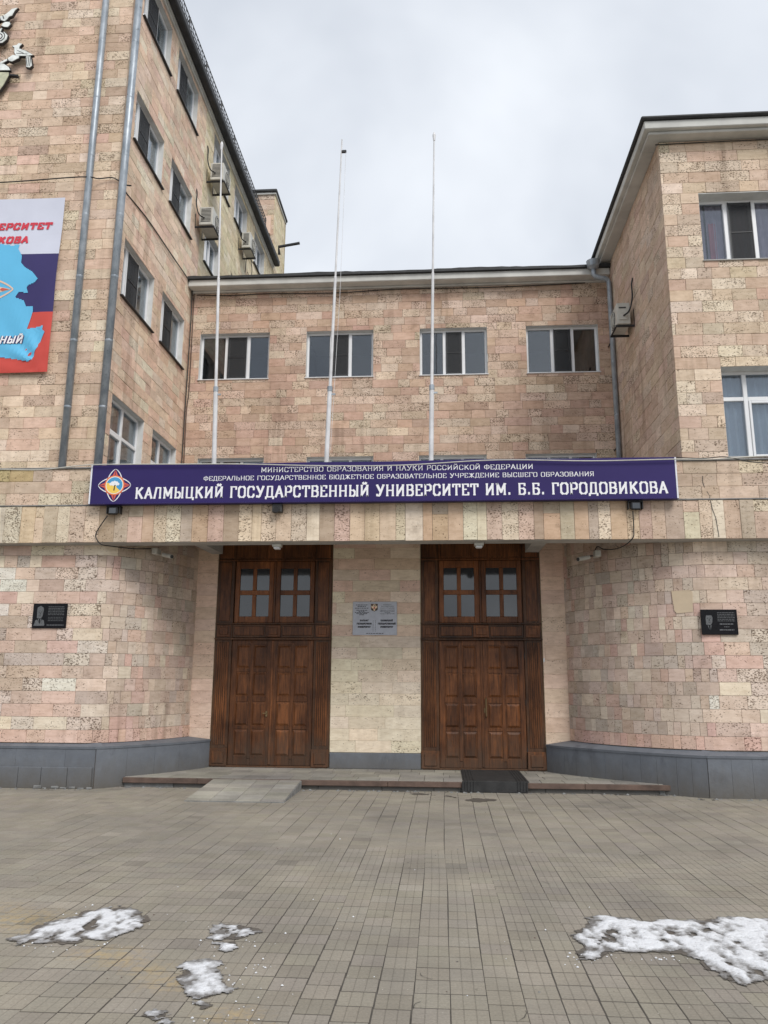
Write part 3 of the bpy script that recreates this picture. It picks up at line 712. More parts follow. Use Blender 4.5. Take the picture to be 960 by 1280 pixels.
# ------------------------------------------------------------------ canopy over the entrance
Cn = thing('entrance_canopy', (-1.1, 12.5, 3.8), 'long stone-faced canopy across the whole front above both doors', 'canopy')
rngA = random.Random(77); YB = 12.40
b = MB()
b.box(-11, 8.5, YB, 12.70, 3.835, 4.455, 'plaster', bev=.008)
b.box(-11, 8.5, YB+.05, 12.646, 4.457, 5.10, 'mortar')
b.build('beam', Cn)
b = MB(); b.box(-5.0, 3.3, 12.71, YC-.01, 4.28, 4.40, 'plaster'); b.build('slab', Cn)
b = MB(); b.box(-11, 8.5, YB-.035, YB+.1, 4.452, 4.474, 'concrete', bev=.005); b.box(-11, 8.5, YB+.0, 12.66, 5.10, 5.125, 'concrete', bev=.006); b.build('ledge', Cn)
u = -10.8; sts = []
FA = F_front(YB)
while u < 8.3:
    w = rngA.choice((.15, .19, .21, .22, .23, .24, .24, .25, .26, .28)); e = u+w; t = pick(rngA, 'fascia'); ww = .024+rngA.uniform(-.004, .005)
    v, z = seen((u+w/2, YB, 4.1))
    if rngA.random() < .06: sts.append(dict(F=FA, r=(u+.002, e-.002, 3.84, 4.26), w=(0, ww), t=t, s=1 if v else 0)); sts.append(dict(F=FA, r=(u+.002, e-.002, 4.265, 4.448), w=(0, ww-.006), t=pick(rngA, 'fascia'), s=1 if v else 0))
    else: sts.append(dict(F=FA, r=(u+.002, e-.002, 3.84+rngA.uniform(-.004, .006), 4.448), w=(0, ww), t=t, s=1 if v else 0))
    u = e
FP = F_front(YB+.05)
def ppal(u_, v_): return 'gold' if u_ < -6.9 and v_ > 4.9 and u_ > -7.6 else 'parapet'
for x0, x1 in ((-10.8, -5.72), (3.72, 8.3)):
    sts += lay(FP, x0, x1, 4.478, 5.098, .207, .22, .62, [], 'parapet', rngA, W1=.022, pal_fn=ppal)
sts += lay(FP, -5.72, 3.72, 4.478, 5.098, .207, .3, .62, [], 'parapet', rngA)
finish_stones(sts, Cn, limit=220)
for x0, x1 in ((-4.25, -4.045), (1.555, 1.80)):
    b = MB(); FB = lambda a, c, w: (a, c, w)
    k = b.pts([(x0, 12.66, 4.22), (x1, 12.66, 4.22), (x1, 14.46, 4.22), (x0, 14.46, 4.22), (x0, 12.66, 3.93), (x1, 12.66, 3.93), (x1, 14.46, 3.965), (x0, 14.46, 3.965)])
    for q in ((0, 1, 2, 3), (4, 7, 6, 5), (0, 4, 5, 1), (1, 5, 6, 2), (2, 6, 7, 3), (3, 7, 4, 0)): b.face(tuple(k+i for i in q), 'plaster')
    b.build('bracket', Cn)
b = MB(); FK = F_front(YB)
for P_ in ([(4.155, 4.85), (4.15, 4.74), (4.17, 4.66)], [(4.20, 4.60), (4.24, 4.52), (4.235, 4.48)]):
    for p, q in zip(P_, P_[1:]): b.quad(FK(p[0]-.005, p[1], -.024), FK(p[0]+.005, p[1], -.024), FK(q[0]+.004, q[1], -.024), FK(q[0]-.004, q[1], -.024), 'dark_metal')
for P_ in ([(4.225, 4.44), (4.245, 4.3), (4.285, 4.16), (4.30, 3.98), (4.31, 3.86)], [(-6.98, 4.36), (-6.95, 4.30), (-7.0, 4.24)]):
    for p, q in zip(P_, P_[1:]): b.quad(FK(p[0]-.005, p[1], .031), FK(p[0]+.005, p[1], .031), FK(q[0]+.004, q[1], .031), FK(q[0]-.004, q[1], .031), 'dark_metal')
b.build('crack', Cn)
b = MB(); b.box(-2.68, -2.52, 12.27, 12.42, 4.30, 4.44, 'ac_dark', bev=.01); b.tube([(-2.60, 12.22, 4.33), (-2.60, 12.40, 4.36)], .05, 'dark_metal', 10); b.build('drain_scupper', Cn)

# ------------------------------------------------------------------ walls of the entrance: flat, then curving back to the doors
def curve_frame(P0, P1, P2, P3, s):
    """u < 0 on the flat part, u > 0 arc length along a bend from P0 to P3; s = +1 for the left wall, -1 for the right"""
    N_ = 200; T = [i/N_ for i in range(N_+1)]; Q = [np.array(p, float) for p in (P0, P1, P2, P3)]
    at = lambda t: (1-t)**3*Q[0]+3*(1-t)**2*t*Q[1]+3*(1-t)*t*t*Q[2]+t**3*Q[3]
    dt = lambda t: 3*((1-t)**2*(Q[1]-Q[0])+2*(1-t)*t*(Q[2]-Q[1])+t*t*(Q[3]-Q[2]))
    PT = [at(t) for t in T]; L = [0]
    for i in range(N_): L.append(L[-1]+float(np.linalg.norm(PT[i+1]-PT[i])))
    def F(u, v, w):
        if u <= 0: return (P0[0]+s*u, P0[1]-w, v)
        u = min(u, L[-1]); i = min(N_-1, int(np.searchsorted(L, u, side='right'))-1); f = (u-L[i])/(L[i+1]-L[i])
        t = T[i]+f*(T[1]-T[0]); p = at(t); d = dt(t); d = d/np.linalg.norm(d)
        return (float(p[0]+w*s*d[1]), float(p[1]-w*s*d[0]), v)
    return F, L[-1]
for side, x0, a, s, far, lab, nar, seed in (('l', -5.60, [(-5.60, 12.65), (-5.15, 12.80), (-4.65, 13.6), (-4.53, 14.44)], 1, -11, 'pink and grey stone wall left of the doors, curving back to the entrance', None, 41),
                                      ('r', 4.10, [(4.10, 12.65), (3.4, 12.82), (2.45, 13.55), (2.25, 14.44)], -1, 8.5, 'mottled pink and white stone wall right of the doors, curving back to the entrance', None, 42)):
    F, Lc = curve_frame(*a, s); r_ = random.Random(seed)
    Wn = thing('curved_wall', (x0, YF, 0), lab, 'wall')
    flat = -(abs(far-x0))
    b = MB(); us = [flat]+[0]+[Lc*i/24 for i in range(1, 25)]
    for i in range(len(us)-1): b.quad(F(us[i], .635, 0), F(us[i+1], .635, 0), F(us[i+1], 4.28, 0), F(us[i], 4.28, 0), 'mortar')
    b.build('wall_core', Wn)
    def pf(u, v, r_=r_):
        if v < .88: return 'pink'
        return 'curve' if u > 0 else 'entry'
    def nr(u, r_=r_):
        if u > -.12: return (.095, .15) if r_.random() < .7 else (.18, .3)
        return (.2, .58)
    stw = lay(F, max(flat, -4.6), Lc-.002, .668, 4.27, .2, .2, .5, [], 'entry', r_, pal_fn=pf, narrow=nr, W1=.02, jit=.0025, gap=.002)
    finish_stones(stw, Wn)
    if s == -1:
        b = MB(); b.prism([(3.665, 2.76), (3.70, 2.72), (3.93, 2.735), (3.94, 3.05), (3.90, 3.08), (3.64, 3.07)], lambda a_, v_, w_: F((4.10-a_)*1.02, v_, w_), .012, .028, 'cream_plaster'); b.build('plaster_patch', Wn)
    # painted plinth with a sloping cap
    pb = [(-5.38, 12.53), (-5.08, 12.74), (-4.35, 13.62), (-4.125, 14.39)] if s == 1 else [(3.92, 12.53), (3.35, 12.82), (2.2, 13.65), (1.825, 14.39)]
    xa = pb[0][0]; G_, Lp = curve_frame(*pb, s)
    Pl = thing('plinth', (x0, 12.5, 0), ('blue-grey painted plinth along the foot of the %s curved wall' % ('left' if s == 1 else 'right')), 'plinth')
    zt = .625 if s == 1 else .60
    b = MB(); us = [-abs(far-xa)]+[0]+[Lp*i/24 for i in range(1, 25)]
    for i in range(len(us)-1):
        b.quad(G_(us[i], -.01, 0), G_(us[i+1], -.01, 0), G_(us[i+1], zt-.03, 0), G_(us[i], zt-.03, 0), 'mortar')
    b.build('plinth_core', Pl)
    b = MB()
    def inr(u):      # the cap runs back under the stones
        if u <= 0: p = G_(u, 0, 0); return (p[0], 12.70, .672)
        p = F(max(.0001, Lc*u/Lp), 0, -.03); return (p[0], p[1], .672)
    for i in range(len(us)-1):
        p, q = us[i], us[i+1]; A, B = G_(p, zt, .032), G_(q, zt, .032); A2, B2 = G_(p, zt-.035, .028), G_(q, zt-.035, .028)
        b.quad(A2, B2, B, A, 'plinth'); b.quad(A2, B2, G_(q, zt-.035, -.02), G_(p, zt-.035, -.02), 'plinth')
        b.quad(A, B, inr(q), inr(p), 'plinth')
    b.build('plinth_cap', Pl, smooth=False)
    u = -5.0; rp = random.Random(seed+5)
    while u < Lp-.02:
        wd = rp.choice((.22, .25, .3)) if s == -1 else rp.choice((.5, .62, .8))
        if s == 1 and u > -.2: wd = rp.choice((.5, .62))
        if s == -1 and u < -.15: wd = rp.choice((.28, .34, .3))
        e = min(u+wd, Lp)
        if u < -.02 and e > -.12: e = 0.0
        if Lp-e < .1: e = Lp
        z0_ = 0.0
        b = MB()
        m_ = 5 if e > 0 else 1
        for k in range(m_):
            p, q = u+(e-u)*k/m_, u+(e-u)*(k+1)/m_
            gp = .0014 if k == 0 else 0; gq = .0014 if k == m_-1 else 0
            ww = .018
            A = [G_(p+gp, z0_, ww), G_(q-gq, z0_, ww), G_(q-gq, zt-.035, ww), G_(p+gp, zt-.035, ww)]; B = [G_(p+gp, z0_, 0), G_(q-gq, z0_, 0), G_(q-gq, zt-.035, 0), G_(p+gp, zt-.035, 0)]
            b.quad(*A, 'plinth')
            if k == 0: b.quad(A[0], A[3], B[3], B[0], 'plinth')
            if k == m_-1: b.quad(A[1], A[2], B[2], B[1], 'plinth')
        b.build('plinth_panel', Pl); u = e
    if s == 1:
        b = MB(); x = -8.6
        while x < -5.45:
            e = min(x+rp.choice((.37, .42, .8)), -5.40)
            if -5.40-e < .12: e = -5.40
            b.box(x+.003, e-.003, 12.47, 12.52, 0.0, .315, 'plinth', bev=.006); x = e
        b.build('lower_course', Pl)
        b = MB(); rq = random.Random(2)
        for i in range(7):
            x = -6.3+i*.14; b.box(x, x+rq.uniform(.06, .13), 12.44, 12.475, 0, rq.uniform(.015, .05), 'concrete', bev=.01)
        b.build('broken_foot', Pl)

# ------------------------------------------------------------------ wall piers beside and between the doors
def pier(x0, x1, y, lab, pal, lo, seed, lmin=.5, lmax=.9, palfn=None, course=.205):
    P_ = thing('wall_pier', ((x0+x1)/2, y, .15), lab, 'wall'); r_ = random.Random(seed)
    b = MB(); b.box(x0-.012, x1+.012, y+.002, y+.3, .15, 4.28, 'yellow_mortar'); b.build('wall_core', P_)
    finish_stones(lay(F_front(y), x0, x1, lo, 4.27, course, lmin, lmax, [], pal, r_, W1=.012, jit=.0008, gap=.0009, pal_fn=palfn), P_, m='painted_stone')
    return P_
pm = pier(-1.965, -.355, 14.44, 'cream stone wall between the two wooden doors', 'smooth_cream', .425, 61, palfn=lambda u, v: 'smooth_pink' if v > 2.5 and (int(v*5)+int(u*2)) % 2 else 'smooth_cream')  # darker pink mixed in above: shade under the canopy put into the stone colour
b = MB(); b.box(-1.965, -.355, 14.405, 14.46, .152, .42, 'plinth', bev=.008); b.build('painted_base', pm)
pier(-4.62, -4.125, 14.44, 'narrow strip of pink stone just left of the left door', 'smooth_pink', .60, 62, .6, 1.0, course=.21)
pier(1.815, 2.36, 14.44, 'narrow strip of pink stone just right of the right door', 'smooth_pink', .55, 63, .6, 1.0, course=.25)

# ------------------------------------------------------------------ entrance step, ramp and mat
St = thing('entrance_step', (-.8, 13, 0), 'long low entrance step with a brown kerb and pale tiled top', 'step')
b = MB(); b.box(-5.2, 3.60, 12.86, 14.6, -.01, .128, 'concrete'); b.build('step_core', St)
b = MB(); rq = random.Random(15); x = -5.02
while x < 3.45:
    e = min(x+rq.choice((.5, .8, 1.0, .7)), 3.46); b.box(x+.003, e-.003, 12.845, 12.9, -.01, .068-rq.uniform(0, .008), 'plinth' if rq.random() < .6 else 'concrete', bev=.008); x = e
b.build('lower_edge', St)
x = -5.03
while x < 3.44:
    e = min(x+rq.choice((1.2, 1.5, 1.8)), 3.455); b = MB(); b.box(x+.002, e-.002, 12.795, 12.853, .062, .142+rq.uniform(-.001, .001), 'kerb_brown', bev=.006); b.build('kerb_board', St); x = e
def row_tiles(parent, xs, ys, F, name, rng_, lay_h=.02, seedcol=1.0, hole=None):
    for j in range(len(ys)-1):
        off = .0
        for i in range(len(xs)-1):
            if hole and hole((xs[i]+xs[i+1])/2, (ys[j]+ys[j+1])/2): continue
            k = seedcol*rng_.uniform(.80, 1.10); b = MB(); b.stone(F, xs[i]+.003, xs[i+1]-.003, ys[j]+.003, ys[j+1]-.003, -.02, rng_.uniform(-.001, .001), .003, 'step_tile', (k, k*rng_.uniform(.97, 1.0), k*rng_.uniform(.93, 1.0), 0)); b.build(name, parent, tint=True)
rq = random.Random(9)
for yy in ((12.855, 13.25), (13.25, 13.65), (13.65, 14.05), (14.05, 14.42)):
    xs = [-5.02]
    while xs[-1] < 3.44: xs.append(min(3.46, xs[-1]+rq.choice((.35, .4, .4, .3))))
    row_tiles(St, xs, yy, lambda u, v, w: (u, v, .15+w), 'step_tile', rq)
Rp = thing('ramp', (-2.87, 12.1, 0), 'short concrete ramp of pale tiles in front of the left door', 'ramp')
rx0, rx1, ry0, ry1, rz1 = -3.58, -2.17, 11.40, 12.79, .142
def FRp(u, v, w): return (u, v, .022+(rz1-.022)*(v-ry0)/(ry1-ry0)+w)
b = MB(); k = b.pts([(rx0, ry0, -.01), (rx1, ry0, -.01), (rx1, ry1, -.01), (rx0, ry1, -.01), FRp(rx0, ry0, -.012), FRp(rx1, ry0, -.012), FRp(rx1, ry1, -.012), FRp(rx0, ry1, -.012)])
for q in ((0, 3, 2, 1), (4, 5, 6, 7), (0, 1, 5, 4), (1, 2, 6, 5), (2, 3, 7, 6), (3, 0, 4, 7)): b.face(tuple(k+i for i in q), 'concrete')
b.build('ramp_body', Rp)
row_tiles(Rp, [rx0+.01, -3.22, -2.86, -2.51, rx1-.01], [ry0+.005, 11.52, 11.72, 11.95, 12.2, 12.45, 12.62, ry1-.005], FRp, 'ramp_tile', random.Random(4), seedcol=1.08)
Mt = thing('door_mat', (.8, 13.5, .15), 'black ribbed rubber mat hanging over the step at the right door', 'mat')
b = MB(); zt = .156
b.box(.33, 1.33, 12.76, 14.38, zt, zt+.010, 'rubber', bev=.004); b.box(.31, 1.31, 12.752, 12.765, .004, zt+.008, 'rubber', bev=.004)
b.build('mat_sheet', Mt)
b = MB()
for x in [.35+.045*i for i in range(4)]+[1.15+.045*i for i in range(4)]:
    b.box(x, x+.022, 12.77, 14.37, zt+.010, zt+.017, 'rubber', bev=.003); b.box(x, x+.022, 12.742, 12.752, .006, zt+.01, 'rubber', bev=.003)
b.build('rib', Mt)

# ------------------------------------------------------------------ doors
def door(x0, x1, lab, dark_right=False, handle=None, ajar=0):
    D = thing('double_door', ((x0+x1)/2, 14.42, .15), lab, 'door')
    FD = F_front(14.45); w = x1-x0; pw = .335; xi0, xi1 = x0+pw, x1-pw; xm = (xi0+xi1)/2
    def part(name, boxes, parent=D, bev=.006, m='wood'):
        b = MB()
        for (a, c, d, e, f, g_) in boxes: b.box(a, c, d, e, f, g_, m, FD, bev=bev)
        return b.build(name, parent)
    part('back_board', [(x0+.01, x1-.01, .155, 4.27, -.08, -.03)], bev=0)
    for s_, (a, c) in enumerate(((x0, xi0-.02), (xi1+.02, x1))):
        pj = part('pilaster', [(a, c, .17, 4.26, -.03, .03)], m='wood_dark')
        part('pilaster_base', [(a-.002, c+.002, .172, .47, .03, .065), (a+.05, c-.05, .22, .42, .065, .082)], pj)
        part('fluted_panel', [(a+.05+i*(c-a-.1)/6, a+.05+i*(c-a-.1)/6+.022, .53, 2.34, .03, .042) for i in range(6)]+[(c-.05-.022, c-.05, .53, 2.34, .03, .042)], pj)
        part('fluted_panel', [(a+.06, c-.06, 2.72, 3.80, .03, .044)], pj)
        part('rosette_block', [(a+.03, c-.03, 2.43, 2.64, .03, .05), (a+.08, c-.08, 2.47, 2.60, .05, .064)], pj)
        part('rosette_block', [(a+.03, c-.03, 3.88, 4.2, .03, .05)], pj)
    rail = part('middle_rail', [(xi0-.018, xi1+.018, 2.42, 2.655, -.03, .022), (x0-.004, x1+.004, 2.378, 2.412, .03, .078), (x0, x1, 2.658, 2.686, .03, .056)], m='wood_dark')
    part('rail_panel', [(xi0+.02, xm-.17, 2.46, 2.62, .022, .040)], rail); part('rail_panel', [(xm+.17, xi1-.02, 2.46, 2.62, .022, .040)], rail)
    part('rosette_block', [(xm-.14, xm+.14, 2.43, 2.645, .022, .046), (xm-.09, xm+.09, 2.475, 2.60, .046, .06)], rail)
    tr = part('top_rail', [(xi0-.018, xi1+.018, 3.86, 4.26, -.03, .022), (x0, x1, 3.83, 3.858, .03, .052)])
    part('rail_panel', [(xi0+.02, xm-.17, 3.90, 4.2, .022, .040)], tr); part('rail_panel', [(xm+.17, xi1-.02, 3.90, 4.2, .022, .040)], tr)
    part('rosette_block', [(xm-.14, xm+.14, 3.88, 4.2, .022, .046)], tr)
    # upper lights: two sashes with four panes each
    for (a, c) in ((xi0-.005, xm-.022), (xm+.022, xi1+.005)):
        a2, c2 = a+.085, c-.085; m = (a2+c2)/2; z = (2.805, 3.20, 3.285, 3.69)
        sash = part('transom_sash', [(a, a2, 2.69, 3.825, -.03, .012), (c2, c, 2.69, 3.825, -.03, .012), (a2, c2, 2.69, z[0], -.03, .011), (a2, c2, z[3], 3.825, -.03, .011), (a2, c2, z[1], z[2], -.03, .010), (m-.036, m+.036, z[0], z[1], -.03, .009), (m-.036, m+.036, z[2], z[3], -.03, .009)], m='wood_light')
        for (p, q) in ((a2, m-.036), (m+.036, c2)):
            for (r, t_) in ((z[0], z[1]), (z[2], z[3])):
                b = MB(); b.box(p+.001, q-.001, r+.001, t_-.001, -.020, -.015, 'pane_dark', FD); b.build('pane', sash)
    part('centre_strip', [(xm-.021, xm+.021, 2.69, 3.825, -.03, .02)])
    # leaves with eight raised panels each
    for k, (a, c) in enumerate(((xi0-.015, xm-.003), (xm+.003, xi1+.015))):
        leaf = part('door_leaf', [(a, c, .185, 2.375, -.03, .0)], bev=.004)
        ins = .105; m = (a+c)/2; rows = ((.345, .80), (.86, 1.28), (1.38, 1.80), (1.87, 2.285))
        fr = [(a+.002, a+ins-.012, .187, 2.373, 0, .012), (c-ins+.012, c-.002, .187, 2.373, 0, .012), (m-.028, m+.028, .3, 2.33, 0, .011)]
        zz = [.187]+[v for r_ in rows for v in r_]+[2.373]
        for i in range(0, 10, 2): fr += [(a+ins-.012, m-.028, zz[i]+(.0 if i == 0 else .006), zz[i+1]-(.006 if i < 8 else 0), 0, .0105), (m+.028, c-ins+.012, zz[i]+(.0 if i == 0 else .006), zz[i+1]-(.006 if i < 8 else 0), 0, .0105)]
        part('leaf_frame', fr, leaf, bev=.003)
        for (p, q) in ((a+ins, m-.04), (m+.04, c-ins)):
            for (r, t_) in rows:
                b = MB(); G_ = FD
                # raised and fielded panel
                k_ = b.pts([G_(x, z_, .0005) for x, z_ in ((p, r+.01), (q, r+.01), (q, t_-.01), (p, t_-.01))]+[G_(x, z_, .019) for x, z_ in ((p+.03, r+.045), (q-.03, r+.045), (q-.03, t_-.045), (p+.03, t_-.045))])
                for i in range(4): j = (i+1) % 4; b.face((k_+i, k_+j, k_+4+j, k_+4+i), 'wood')
                b.face((k_+4, k_+5, k_+6, k_+7), 'wood'); b.build('leaf_panel', leaf)
        if handle == 'lever' and k == 0:
            b = MB(); b.box(c-.09, c-.05, 1.02, 1.12, .012, .03, 'brass', FD, bev=.005); b.tube([FD(c-.07, 1.08, .03), FD(c-.07, 1.08, .06), FD(c-.13, 1.08, .065)], .009, 'brass', 6); b.build('handle', leaf)
        if handle == 'bar' and k == 1:
            b = MB(); b.tube([FD(a+.06, 1.05, .012), FD(a+.06, 1.06, .055), FD(a+.06, 1.36, .055), FD(a+.06, 1.37, .012)], .013, 'brass', 7); b.box(a+.02, a+.05, 1.12, 1.2, .012, .02, 'brass', FD, bev=.004); b.build('handle', leaf)
        if handle == 'bar' and k == 1:
            b = MB()
            for zc in (.5, 1.3, 2.1): b.tube([FD(c+.008, zc-.05, .018), FD(c+.008, zc+.05, .018)], .012, 'dark_metal', 6)
            b.build('hinge', leaf)
    part('meeting_strip', [(xm-.022, xm+.022, .2, 2.37, .012, .024)])
    part('threshold', [(x0+.02, x1-.02, .152, .182, -.02, .05)])
    return D
M['pane_dark'] = simple('door_glass', (0.03, 0.035, 0.042), 0.06, vary=0.2, scale=3, spec=1.0)
door(-4.115, -1.975, 'left wooden double door with eight glass panes above it, behind the ramp', handle='lever')
door(-.345, 1.805, 'right wooden double door with a long pull handle, behind the black mat', handle='bar')

# ------------------------------------------------------------------ lettering
GL = {
 'А': (.80, [[(.08, 0), (.4, 1), (.72, 0)], [(.2, .33), (.6, .33)]], [(.08, 0), (.72, 0)]),
 'Б': (.74, [[(.62, .82), (.62, 1), (.14, 1), (.14, 0), (.5, 0), (.64, .13), (.64, .42), (.5, .55), (.14, .55)]], [(.14, 0), (.14, 1)]),
 'В': (.76, [[(.14, 0), (.14, 1), (.5, 1), (.62, .88), (.62, .65), (.5, .53), (.14, .53)], [(.5, .53), (.66, .4), (.66, .13), (.52, 0), (.14, 0)]], [(.14, 0), (.14, 1)]),
 'Г': (.66, [[(.14, 0), (.14, 1), (.6, 1), (.6, .78)]], [(.14, 0), (.14, 1)]),
 'Д': (.84, [[(.06, -.16), (.06, 0), (.78, 0), (.78, -.16)], [(.18, 0), (.24, 1), (.66, 1), (.66, 0)]], []),
 'Е': (.72, [[(.62, .8), (.62, 1), (.14, 1), (.14, 0), (.64, 0), (.64, .2)], [(.14, .52), (.5, .52)]], [(.14, 0), (.14, 1)]),
 'Ж': (1.04, [[(.52, 0), (.52, 1)], [(.52, .5), (.14, 1)], [(.52, .5), (.9, 1)], [(.52, .5), (.1, 0)], [(.52, .5), (.94, 0)]], [(.52, 0), (.52, 1), (.14, 1), (.9, 1), (.1, 0), (.94, 0)]),
 'З': (.70, [[(.1, .8), (.12, .92), (.22, 1), (.46, 1), (.58, .88), (.58, .65), (.46, .53), (.28, .53)], [(.46, .53), (.62, .4), (.62, .13), (.48, 0), (.2, 0), (.08, .1), (.08, .22)]], []),
 'И': (.88, [[(.16, 1), (.16, 0)], [(.16, .1), (.7, .9)], [(.7, 1), (.7, 0)]], [(.16, 0), (.16, 1), (.7, 0), (.7, 1)]),
 'К': (.84, [[(.16, 0), (.16, 1)], [(.16, .42), (.68, 1)], [(.34, .6), (.72, 0)]], [(.16, 0), (.16, 1), (.68, 1), (.72, 0)]),
 'Л': (.82, [[(.10, 0), (.26, 1), (.66, 1), (.66, 0)]], [(.10, 0), (.66, 0)]),
 'М': (1.0, [[(.16, 0), (.16, 1), (.5, .22), (.84, 1), (.84, 0)]], [(.16, 0), (.84, 0), (.12, 1), (.88, 1)]),
 'Н': (.86, [[(.16, 0), (.16, 1)], [(.7, 0), (.7, 1)], [(.16, .5), (.7, .5)]], [(.16, 0), (.16, 1), (.7, 0), (.7, 1)]),
 'О': (.80, [[(.4, 0), (.24, 0), (.1, .16), (.1, .84), (.24, 1), (.56, 1), (.7, .84), (.7, .16), (.56, 0), (.4, 0)]], []),
 'Р': (.74, [[(.14, 0), (.14, 1), (.52, 1), (.66, .87), (.66, .57), (.52, .44), (.14, .44)]], [(.14, 0), (.14, 1)]),
 'С': (.76, [[(.66, .72), (.66, .88), (.54, 1), (.24, 1), (.1, .84), (.1, .16), (.24, 0), (.54, 0), (.66, .14), (.66, .26)]], []),
 'Т': (.76, [[(.38, 0), (.38, 1)], [(.06, .78), (.06, 1), (.70, 1), (.70, .78)]], [(.38, 0)]),
 'У': (.82, [[(.12, 1), (.42, .42)], [(.72, 1), (.38, .1), (.28, 0), (.12, 0), (.12, .12)]], [(.12, 1), (.72, 1)]),
 'Ф': (.94, [[(.47, -.04), (.47, 1.04)], [(.47, .2), (.22, .2), (.1, .34), (.1, .66), (.22, .82), (.72, .82), (.84, .66), (.84, .34), (.72, .2), (.47, .2)]], [(.47, 0), (.47, 1)]),
 'Ц': (.86, [[(.16, 1), (.16, 0), (.8, 0), (.8, -.17)], [(.66, 1), (.66, 0)]], [(.16, 1), (.66, 1)]),
 'Ч': (.82, [[(.14, 1), (.14, .62), (.26, .48), (.66, .48)], [(.66, 1), (.66, 0)]], [(.14, 1), (.66, 1), (.66, 0)]),
 'Ш': (1.1, [[(.16, 1), (.16, 0), (.94, 0), (.94, 1)], [(.55, 1), (.55, 0)]], [(.16, 1), (.55, 1), (.94, 1)]),
 'Ы': (1.0, [[(.16, 1), (.16, 0), (.46, 0), (.6, .13), (.6, .42), (.46, .55), (.16, .55)], [(.84, 1), (.84, 0)]], [(.16, 1), (.16, 0), (.84, 0), (.84, 1)]),
 'Ь': (.74, [[(.14, 1), (.14, 0), (.5, 0), (.64, .13), (.64, .42), (.5, .55), (.14, .55)]], [(.14, 1), (.14, 0)]),
 'Ю': (1.12, [[(.14, 0), (.14, 1)], [(.14, .5), (.44, .5)], [(.72, 0), (.58, 0), (.44, .16), (.44, .84), (.58, 1), (.86, 1), (1.0, .84), (1.0, .16), (.86, 0), (.72, 0)]], [(.14, 0), (.14, 1)]),
 'Я': (.78, [[(.62, 0), (.62, 1), (.24, 1), (.1, .87), (.1, .6), (.24, .47), (.62, .47)], [(.36, .47), (.12, 0)]], [(.62, 0), (.62, 1), (.1, 0)]),
 'Х': (.80, [[(.1, 1), (.7, 0)], [(.7, 1), (.1, 0)]], [(.1, 1), (.7, 0), (.7, 1), (.1, 0)]),
 '.': (.34, [[(.16, .02), (.16, .14)]], []),
 ' ': (.42, [], []),
}
GL['Й'] = (GL['И'][0], GL['И'][1]+[[(.28, 1.26), (.36, 1.14), (.5, 1.14), (.58, 1.26)]], GL['И'][2])
def lettering(b, text, F, x0, x1, z0, h, sv, sh, w, m, serif=.11, gap=.07, slant=0.0):
    tot = sum(GL[c][0]+gap for c in text)-gap; k = (x1-x0)/tot; cx = 0; lay_ = 0
    Y = lambda y: sh/2+y*(1-sh)
    for ch in text:
        wd, lines, ser = GL[ch]
        def T(x, y): return (x0+(cx+x)*k+slant*y*h, z0+y*h)
        segs = []
        for ln in lines:
            closed = ln[0] == ln[-1]; n_ = len(ln)-1
            for i in range(n_): segs.append(((ln[i][0], Y(ln[i][1])), (ln[i+1][0], Y(ln[i+1][1])), i > 0 or closed, i < n_-1 or closed, i == 0 and not closed, i == n_-1 and not closed))
        if serif:
            for (sx, sy) in ser: segs.append(((sx-serif, Y(sy)), (sx+serif, Y(sy)), False, False, False, False))
        for (p, q, j0, j1, f0, f1) in segs:
            P_, Q_ = T(*p), T(*q); dx_, dz_ = Q_[0]-P_[0], Q_[1]-P_[1]; L = math.hypot(dx_, dz_)
            if L < 1e-6: continue
            ux, uz = dx_/L, dz_/L; tw = (sv*abs(uz)+sh*abs(ux))*h/2
            a0 = tw*.55 if j0 else (sh*h/2*abs(uz) if f0 else 0); a1 = tw*.55 if j1 else (sh*h/2*abs(uz) if f1 else 0)
            A = (P_[0]-ux*a0, P_[1]-uz*a0); B = (Q_[0]+ux*a1, Q_[1]+uz*a1); lay_ = (lay_+1) % 6; ww = w+lay_*.0003
            b.quad(F(A[0]-uz*tw, A[1]+ux*tw, ww), F(B[0]-uz*tw, B[1]+ux*tw, ww), F(B[0]+uz*tw, B[1]-ux*tw, ww), F(A[0]+uz*tw, A[1]-ux*tw, ww), m)
        cx += wd+gap

Sg = thing('name_board', (-1, 12.22, 4.46), 'long dark blue name board with white lettering and a round emblem on the canopy', 'sign')
FS = F_front(12.215)
def sag(x): return .004*math.sin(x*2.3)+.012*max(0, math.sin((x+1.5)*.55))
b = MB(); n = 40; pr = None
for i in range(n+1):
    x = -5.675+9.35*i/n; zt = 5.105-.012*(x+5.7)/9.4*0+sag(x)-.006; zb = 4.452
    cur = [FS(x, zb, 0), FS(x, zt, 0), FS(x, zt, -.10), FS(x, zb, -.10)]
    if pr:
        b.quad(pr[0], cur[0], cur[1], pr[1], 'vinyl'); b.quad(pr[1], cur[1], cur[2], pr[2], 'edge_white'); b.quad(pr[3], cur[3], cur[0], pr[0], 'edge_white')
    pr = cur
b.build('panel', Sg)
for x in (-5.70, 3.675):
    b = MB(); b.box(x, x+.024, 4.445, 5.105, -.10, .006, 'edge_white', FS, bev=.002); b.build('edge_strip', Sg)
b = MB(); b.box(-5.70, 3.70, 4.440, 4.450, -.10, .001, 'vinyl', FS, bev=.002); b.build('edge_strip', Sg)
LW = .0012
b = MB(); lettering(b, 'МИНИСТЕРСТВО ОБРАЗОВАНИЯ И НАУКИ РОССИЙСКОЙ ФЕДЕРАЦИИ', FS, -2.87, 1.49, 4.945, .080, .14, .075, LW, 'letter', serif=.085, gap=.07); b.build('lettering', Sg)
